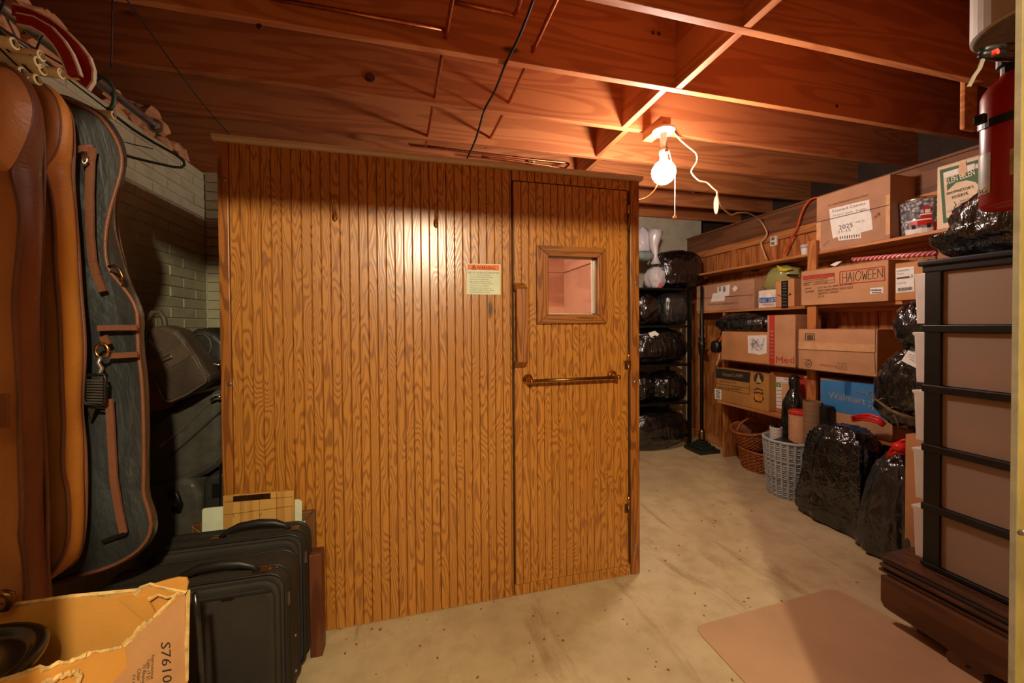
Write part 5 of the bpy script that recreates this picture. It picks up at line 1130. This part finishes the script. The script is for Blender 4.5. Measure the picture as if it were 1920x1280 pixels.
M().tube([aY(204, 500, 1.1840), aY(212, 498, 1.1824), aY(224, 505, 1.1824), aY(230, 518, 1.1824), aY(226, 527, 1.1824)], .004, 6).build('clasp', BRASS_D, g3, smooth=True)

# ------------------------------------------------------------------ bags and cases in the gap left of the sauna
DLE = leather('dark_leather', (92, 76, 62), (62, 50, 42)); HARD = plain('dark_hardshell', (78, 74, 64), .38, 0, .12, 20, .08); HARDB = plain('black_case', (44, 42, 38), .45, 0, .15, 30)
def slab(name, label, cat, px, Y, depth, mat, part, bevel=.02, group=None):
    P_ = [aY(x, y, Y) for x, y in px]
    t = thing(name, label, cat, (sum(p.x for p in P_)/len(P_), Y+depth/2, min(p.z for p in P_)), group)
    M().prism(P_, (0, depth, 0)).build(part, mat, t, bevel=bevel, smooth=False, seg=3); return t
YL = 1.80
lb2 = slab('leather_bag', 'dark brown leather shoulder bag with metal name plate piled left of sauna', 'bag', [(272, 622), (284, 613), (302, 610), (330, 618), (345, 634), (372, 672), (392, 705), (391, 716), (383, 722), (350, 742), (322, 755), (310, 756), (302, 748), (281, 700), (270, 660)], YL, .11, DLE, 'bag_body', .016)
strip([(279, 690), (310, 678), (335, 664), (350, 655)], .028, 'front_flap', DLE, lb2, YL-.004, .006)
strip([(302, 676), (312, 672), (322, 667)], .010, 'name_plate', CHROME, lb2, YL-.007, .004)
strip([(304, 675), (320, 668)], .0055, 'plate_inset', DLE, lb2, YL-.009, .004)
strip([(278, 636), (290, 650), (300, 660)], .006, 'zip', STEEL, lb2, YL-.006, .006)
M().tube([aY(x, y, YL-.004) for x, y in ((350, 642), (372, 676), (388, 707), (386, 716), (352, 738), (322, 752), (311, 752), (304, 744), (284, 700))], .005, 6).build('piping', DLE, lb2, smooth=True)
M().tube([aY(x, y, YL+.03) for x, y in ((268, 640), (268, 622), (275, 598), (287, 585), (300, 585), (308, 598), (310, 614), (308, 620))], .010, 8).build('handle', DLE, lb2, smooth=True)
rc = slab('round_case', 'black round leather case lying behind the shoulder bag', 'case', [(342, 640), (350, 626), (366, 616), (382, 615), (404, 625), (420, 640), (420, 680), (396, 690), (372, 672)], 1.93, .16, HARDB, 'case_body', .02)
M().tube([aY(376+20*math.cos(a), 648+22*math.sin(a), 1.925) for a in [i*math.pi/10 for i in range(-8, 8)]], .004, 6).build('seam', DLE, rc, smooth=True)
M().tube([aY(382, 680, 1.90), aY(390, 684, 1.89), aY(398, 680, 1.89), aY(408, 684, 1.90), aY(418, 682, 1.90)], .005, 6).build('clasp', CHROME, rc, smooth=True)
M().tube([aY(384, 675, 1.90), aY(392, 690, 1.89), aY(400, 686, 1.89)], .004, 6).build('clasp_arm', CHROME, rc, smooth=True)
cs = slab('hardshell_suitcase', 'large dark hardshell suitcase tilted in the gap left of the sauna', 'suitcase', [(275, 790), (300, 766), (345, 742), (366, 736), (420, 727), (421, 860), (406, 880), (385, 893), (340, 910), (280, 922), (268, 900), (266, 820)], 1.97, .30, HARD, 'shell', .045)
for w_, pp in ((.006, [(300, 838), (345, 800), (388, 757)]), (.003, [(310, 862), (360, 820), (420, 765)]), (.003, [(280, 800), (330, 765), (362, 742)])): strip(pp, w_, 'shell_band', STEEL if w_ > .005 else HARDB, cs, 1.962, .010)
M().tube([aY(396, 750, 1.925), aY(404, 744, 1.915), aY(412, 744, 1.915), aY(418, 740, 1.925)], .006, 6).build('latch', CHROME, cs, smooth=True)
u1 = slab('upright_suitcase', 'dark grey suitcase with side handle standing under the tilted hardshell', 'suitcase', [(262, 918), (300, 905), (342, 898), (366, 905), (377, 930), (377, 1110), (262, 1110)], 1.95, .22, HARD, 'shell', .02)
M().tube([aY(318, 927, 1.945), aY(320, 922, 1.925), aY(330, 924, 1.915), aY(337, 944, 1.915), aY(335, 956, 1.925), aY(326, 954, 1.945)], .010, 8).build('handle', BLACKP, u1, smooth=True)
u2 = slab('black_case', 'narrow black case with latch standing against the sauna side', 'suitcase', [(380, 905), (392, 892), (421, 886), (421, 1100), (380, 1100)], 1.76, .26, HARDB, 'case_body', .012)
strip([(413, 870), (412, 950)], .003, 'case_seam', BLACKM, u2, 1.755, .006); strip([(405, 908), (405, 932)], .014, 'latch', BLACKM, u2, 1.75, .012)
for nm in ('upright_suitcase', 'black_case'): pass
# stand the two cases on the floor
for o_, Y, x0, x1 in ((u1, 1.95, 262, 377), (u2, 1.76, 380, 421)):
    a = max(XL+.02, aY(x0, 1100, Y).x); b = min(aY(x1, 1100, Y).x, SXL-.01); zt_ = aY(x0, 1095, Y).z
    M().box(a, b, Y+.004, Y+.2, .0, zt_+.02).build('lower_shell', HARDB, o_, bevel=.01)
# brown leather piece under the bag
M().prism([aY(270, 720, 1.93), aY(296, 716, 1.93), aY(330, 745, 1.93), aY(318, 764, 1.93), aY(276, 774, 1.93)], (0, .03, 0)).build('brown_pouch', BRN, None, bevel=.006, label='brown leather pouch squeezed between shoulder bag and hardshell suitcase', cat='pouch')

# ------------------------------------------------------------------ frames, boards, sheet leaning on the sauna
lean = lambda q, d: q
def board(px, Y, t, name, mat, par=None, **kw): return M().prism([aY(x, y, Y) for x, y in px], (0, t, 0)).build(name, mat, par, **kw)
fx0, fx1 = aY(359, 985, 1.672).x, aY(590, 960, 1.672).x; fz1 = aY(470, 970, 1.672).z
pf = thing('picture_frame', 'brown wooden picture frame leaning on the sauna behind the sheet', 'frame', ((fx0+fx1)/2, 1.68, 0))
FRW = wood('frame_wood', (120, 78, 44), (88, 54, 28), 'Z', 6, (8, 8, .8), .4, .2, .1, knots=False)
for q in ([(fx0, 0), (fx0, fz1), (fx0+.035, fz1-.035), (fx0+.035, .035)], [(fx1, fz1), (fx1, 0), (fx1-.035, .035), (fx1-.035, fz1-.035)], [(fx0, fz1), (fx1, fz1), (fx1-.035, fz1-.035), (fx0+.035, fz1-.035)], [(fx0, 0), (fx0+.035, .035), (fx1-.035, .035), (fx1, 0)]):
    M().prism([(a, 1.668, b) for a, b in q], (0, .02, 0)).build('frame_side', FRW, pf, bevel=.004)
M().box(fx0+.03, fx1-.03, 1.680, 1.686, .03, fz1-.03).build('mount_board', plain('cream_mount', (208, 198, 150), .7), pf)
sh = board([(379, 1075), (379, 956), (382, 953), (560, 936), (566, 940), (566, 1075)], 1.652, .004, 'plastic_sheet', plain('pale_plastic_sheet', (206, 208, 180), .4, 0, .05), None, label='pale greenish plastic sheet standing behind the clip board', cat='sheet')
for o_ in (sh,):
    a, b = aY(379, 1060, 1.652).x, aY(566, 1060, 1.652).x
    M().box(a, b, 1.652, 1.656, 0, aY(470, 1074, 1.652).z+.01).build('sheet_lower', sh.data.materials[0], sh)
cbq = [(416, 1075), (421, 930), (551, 920), (550, 1075)]
cb = thing('clip_board', 'light wooden board with a brown metal strip leaning behind the suitcases', 'board', aY(485, 1075, 1.632))
CBW = wood('light_board', (214, 160, 84), (190, 134, 62), 'Z', 5, (9, 9, .6), .5, .2, 0, knots=False)
px_ = [416, 450, 486, 518, 551]
for i in range(4):
    a, b = px_[i], px_[i+1]; ta, tb2_ = 930-(a-421)*.077, 930-(b-421)*.077
    p4 = [aY(a, 1090, 1.634), aY(a+(2 if i == 0 else .3), ta, 1.634), aY(b-.3, tb2_, 1.634), aY(b-.3, 1090, 1.634)]
    p4[0].z = 0; p4[3].z = 0
    M().prism(p4, (0, .012, 0)).build('board_strip', CBW, cb, bevel=.001)
strip([(437, 935.5), (472, 932.5), (507, 929.5)], .010, 'metal_strip', BRASS_D, cb, 1.630, .004)
for px, py in ((444, 934.5), (497, 930.5)): M().lathe(aY(px, py, 1.629), [(.004, 0), (.003, .002)], 10, (0, -1, 0)).build('screw', BRASS, cb)
fc = Face('Y', 1.634); fc.lines([((421, 941), (549, 931)), ((421, 965), (549, 948)), ((486, 962), (488, 967)), ((488, 967), (491, 961)), ((436, 962), (440, 970))], BROWNINK, cb, 'pencil_lines', .9, .0006)
rq = aZ(593, 1239, 0)
rbz = aY(592, 1033, 1.60).z
M().box(-.395, -.352, 1.575, 1.63, 0, rbz).build('red_brown_plank', wood('red_brown_wood', (112, 58, 32), (84, 40, 20), 'Z', 6, (8, 8, .7), .45, .2, 0, knots=False), None, bevel=.003, label='reddish brown plank standing on the floor right of the suitcases', cat='plank')

# ------------------------------------------------------------------ the two soft suitcases
FAB = N('suitcase_fabric'); v = FAB.coords((1, 1, 1)); n1 = FAB.noise(v, 6, 3, .5); n2 = FAB.noise(v, 160, 2, .5)
FAB.set(FAB.ramp(n1, [(.3, (42, 37, 31)), (.7, (54, 48, 40))]), .72, 0, .3); FAB.bump(n2, .15, .003)
TRIM = plain('suitcase_trim', (30, 28, 26), .45, 0, .1)
def suitcase(label, x0, x1, y0, y1, h, front=True):
    t = thing('soft_suitcase', label, 'suitcase', ((x0+x1)/2, (y0+y1)/2, 0), 'black suitcases in front of the sauna')
    def rr(a, b, c, d, r, n=6):
        out = []
        for cx_, cz_, s0 in ((b-r, d-r, 0), (a+r, d-r, math.pi/2), (a+r, c+r, math.pi), (b-r, c+r, 1.5*math.pi)):
            for k in range(n+1): out.append((cx_+r*math.cos(s0+k*math.pi/2/n), cz_+r*math.sin(s0+k*math.pi/2/n)))
        return out
    M().prism([(a, y0+.03, b) for a, b in rr(x0, x1, .03, h, .05)], (0, y1-y0-.03, 0)).build('shell', FAB.m, t, bevel=.012, seg=3)
    M().prism([(a, y0+.012, b) for a, b in rr(x0+.012, x1-.012, .045, h-.012, .05)], (0, .02, 0)).build('front_face', FAB.m, t, bevel=.008, seg=3)
    M().prism([(a, y0-.006, b) for a, b in rr(x0+.02, x1-.022, .06, h-.028, .035)], (0, .02, 0)).build('front_pocket', FAB.m, t, bevel=.008, seg=3)
    for yy, ins in ((y0+.03, 0), (y0+.075, -.001), (y1-.02, 0)):
        M().tube([(a, yy, b) for a, b in rr(x0+ins, x1-ins, .03+ins, h-ins, .05)], .0042, 6, True).build('piping', TRIM, t, smooth=True)
    M().tube([(x1-.03, y0-.004, h-.034), (x1-.10, y0-.006, h-.031), (x0+.12, y0-.006, h-.031)], .004, 6).build('pocket_zip', TRIM, t)
    M().obox((x1-.14, y0-.009, h-.034), (.016, 0, 0), (0, .003, 0), (0, 0, .003)).build('zip_pull', BRASS_D, t)
    ym = y0+.055 if front else (y0+y1)/2
    xm = (x0+x1)/2+.08
    M().tube([(xm-.12, ym, h), (xm-.10, ym, h+.018), (xm-.06, ym, h+.032), (xm, ym, h+.036), (xm+.05, ym, h+.030), (xm+.085, ym, h+.016), (xm+.10, ym, h)], [.007, .009, .013, .014, .013, .009, .007], 10).build('handle', TRIM, t, smooth=True)
    for sx in (-.125, .105): M().box(xm+sx-.02, xm+sx+.025, ym-.014, ym+.014, h-.001, h+.004).build('handle_mount', BRASS_D, t, bevel=.001)
    for k in range(2): M().lathe((x1-.05+.018*k, ym+.004, h), [(.0045, 0), (.003, .003)], 10).build('rivet', BRASS, t)
    M().obox((x1+.002, y0+.052, h-.10), (.003, 0, 0), (0, .004, 0), (0, 0, .02)).build('zip_slider', STEEL, t)
    for zz in (.10, .22): M().lathe((x1, y1-.06, zz), [(.005, 0), (.003, .004)], 10, (1, 0, 0)).build('stud', STEEL, t)
    for xx in (x0+.05, x1-.05): M().box(xx-.02, xx+.02, y0+.05, y1-.02, 0, .032).build('foot', TRIM, t, bevel=.004)
    return t
suitcase('black soft suitcase in front with its handle towards the camera', -.92, -.398, 1.29, 1.47, .492)
suitcase('black soft suitcase standing behind the front one against the boards', -.86, -.395, 1.475, 1.615, .515, False)

# ------------------------------------------------------------------ torn cardboard box with black drum lid
BZ = .698
C0 = aZ(349, 1090, BZ); C1 = aZ(0, 1140, BZ); P1 = aZ(250, 1180, BZ+.0); 
tbx = thing('torn_cardboard_box', 'large opened cardboard box with torn rim and stencilled number at bottom left', 'box', (-.8, .86, 0))
def wall(name, base, tops, t, nrm, mat, torn=True):
    """a wall of card from the floor up to a ragged top line (world points)"""
    mm = M()
    nrm = Vector(nrm)*t
    for a, b in zip(tops, tops[1:]):
        mm.prism([Vector((a.x, a.y, 0)), Vector((b.x, b.y, 0)), b, a], nrm)
    o = mm.build(name, mat, tbx)
    if torn:
        em_ = M(); em_.tube([p+nrm*.5+Vector((R_.uniform(-.002, .002), R_.uniform(-.002, .002), .001)) for p in tops], [R_.uniform(.003, .006) for _ in tops], 5); em_.build('torn_edge', TORN, o)
    return o
yb = C0.y
def rag(pts, sub=7, amp=.004):
    out = []
    for a, b in zip(pts, pts[1:]):
        for k in range(sub): out.append(a.lerp(b, k/sub)+Vector((0, 0, R_.uniform(-amp, amp))))
    return out+[pts[-1]]
bk = [aY(x, y, yb) for x, y in ((-70, 1152), (0, 1140), (60, 1131), (130, 1122), (200, 1115), (262, 1109))]
wall('back_wall', None, bk+[aY(300, 1104, yb), aY(340, 1096, yb)], .006, (0, 1, 0), CARD_OLD)
# torn upright flap at the corner
fl_ = [aY(x, y, yb-.004) for x, y in ((258, 1112), (268, 1100), (285, 1094), (310, 1086), (335, 1080), (352, 1081), (355, 1090), (352, 1106), (335, 1112), (318, 1116), (300, 1112), (285, 1118), (275, 1124))]
M().prism(fl_, (0, -.006, 0)).build('torn_flap', CARD_OLD, tbx, bevel=.001)
M().tube([p+Vector((R_.uniform(-.002, .002), -.004, R_.uniform(-.002, .002))) for p in fl_[:3]+fl_[7:]], [R_.uniform(.003, .006) for _ in range(9)], 5).build('torn_edge', TORN, tbx)
cr_ = [aY(x, y, yb-.010) for x, y in ((222, 1118), (275, 1116), (300, 1160), (276, 1163))]
M().prism(cr_, (0, -.004, 0)).build('bent_flap', CARD_OLD, tbx)
# near wall runs from the corner towards the camera, its top torn down
A_ = Vector((C0.x, C0.y, 0)); B_ = Vector((-.652, .744, 0))
def onwall(x, y):
    d = ray(x, y); n_ = Vector(((B_-A_).y, -(B_-A_).x, 0)); s_ = (A_-CAM).dot(n_)/d.dot(n_); return CAM+d*s_
tops = rag([onwall(x, y) for x, y in ((349, 1101), (330, 1118), (310, 1142), (290, 1160), (268, 1175), (250, 1195), (232, 1212), (205, 1220), (170, 1228), (140, 1240), (95, 1250), (50, 1262), (10, 1277), (-40, 1292))], 4, .0025)
nn = Vector(((B_-A_).y, -(B_-A_).x, 0)).normalized()
if nn.dot(CAM-A_) < 0: nn = -nn
wall('front_wall', None, tops, .006, -nn, CARD_OLD)
ed = M(); ed.tube([onwall(351, 1106)+nn*.003, onwall(351, 1150)+nn*.003, onwall(349, 1200)+nn*.003, onwall(349, 1275)+nn*.003], [.004, .003, .004, .003], 5); ed.build('corner_edge', TORN, tbx)
tear = M().tube([p+nn*.004 for p in rag([onwall(x, y) for x, y in ((75, 1282), (100, 1270), (120, 1262), (140, 1258), (148, 1266), (140, 1285))], 4, .002)], .0045, 5).build('torn_edge', TORN, tbx)
pt_ = M().prism([onwall(x, y)+nn*.0012 for x, y in ((235, 1214), (268, 1177), (310, 1143), (346, 1112), (346, 1290), (200, 1290), (238, 1250))], nn*.0006).build('pale_panel', card('cardboard_pale', (206, 150, 100)), tbx)
tx = M()
def wtext(s, bl, br, tl): put_text(tx, s, onwall(*bl)+nn*.0026, onwall(*br)+nn*.0026, onwall(*tl)+nn*.0026)
wtext('S76109', (300, 1204), (304, 1296), (318, 1202))
wtext('International', (283, 1227), (281, 1272), (289, 1226)); wtext('Table 17 SC', (274, 1235), (273, 1276), (281, 1233)); wtext('70 Rhenum', (266, 1245), (264, 1285), (273, 1243)); wtext('Chair 22', (256, 1254), (255, 1290), (263, 1251)); wtext('77.08', (247, 1264), (246, 1290), (252, 1262))
tx.build('lettering', INK, tbx)
bl_ = Vector((-1.16, yb, 0)); 
M().prism([(-.96, yb, 0), (-1.12, .744, 0), (-1.12, .744, .69), (-.96, yb, .69)], (.006, 0, 0)).build('left_wall', CARD_OLD, tbx)
M().prism([(-1.12, .744, 0), (-.656, .736, 0), (-.656, .736, .69), (-1.12, .744, .69)], (0, .006, 0)).build('near_wall', CARD_OLD, tbx)
M().prism([(-1.11, .755, .002), (-.66, .755, .002), (C0.x-.02, yb-.01, .002), (-.96, yb-.01, .002)], (0, 0, .004)).build('box_bottom', CARD_OLD, tbx)
# dark lid inside: centre off frame
lr = .125; lc = Vector((-.775, .835, .668))
ld = thing('drum_lid', 'glossy black round drum lid resting inside the torn box', 'lid', lc)
M().lathe(lc, [(lr*.6, -.08), (lr*.93, -.012), (lr, -.004), (lr+.002, .006), (lr-.004, .012), (lr-.016, .010), (lr-.022, .0), (lr-.03, -.004), (lr-.05, .004), (lr-.056, -.002), (lr*.3, -.006), (.004, -.006)], 56).build('lid', plain('glossy_black', (30, 29, 27), .22, 0, .08), ld, smooth=True)
M().lathe((lc.x, lc.y, .007), [(lr*.55, 0), (lr*.58, lc.z-.09)], 32).build('drum', BLACKP, ld)
# white curved piece between box and suitcase
M().tube([onwall(354, 1120)+Vector((.006, .012, 0)), onwall(360, 1180)+Vector((.006, .012, 0)), onwall(364, 1240)+Vector((.006, .012, 0)), onwall(366, 1290)+Vector((.006, .012, 0))], .006, 8).build('black_tube', plain('glossy_black_tube', (26, 25, 24), .2), None, smooth=True, label='thin glossy black strip between torn box and front suitcase', cat='strip')
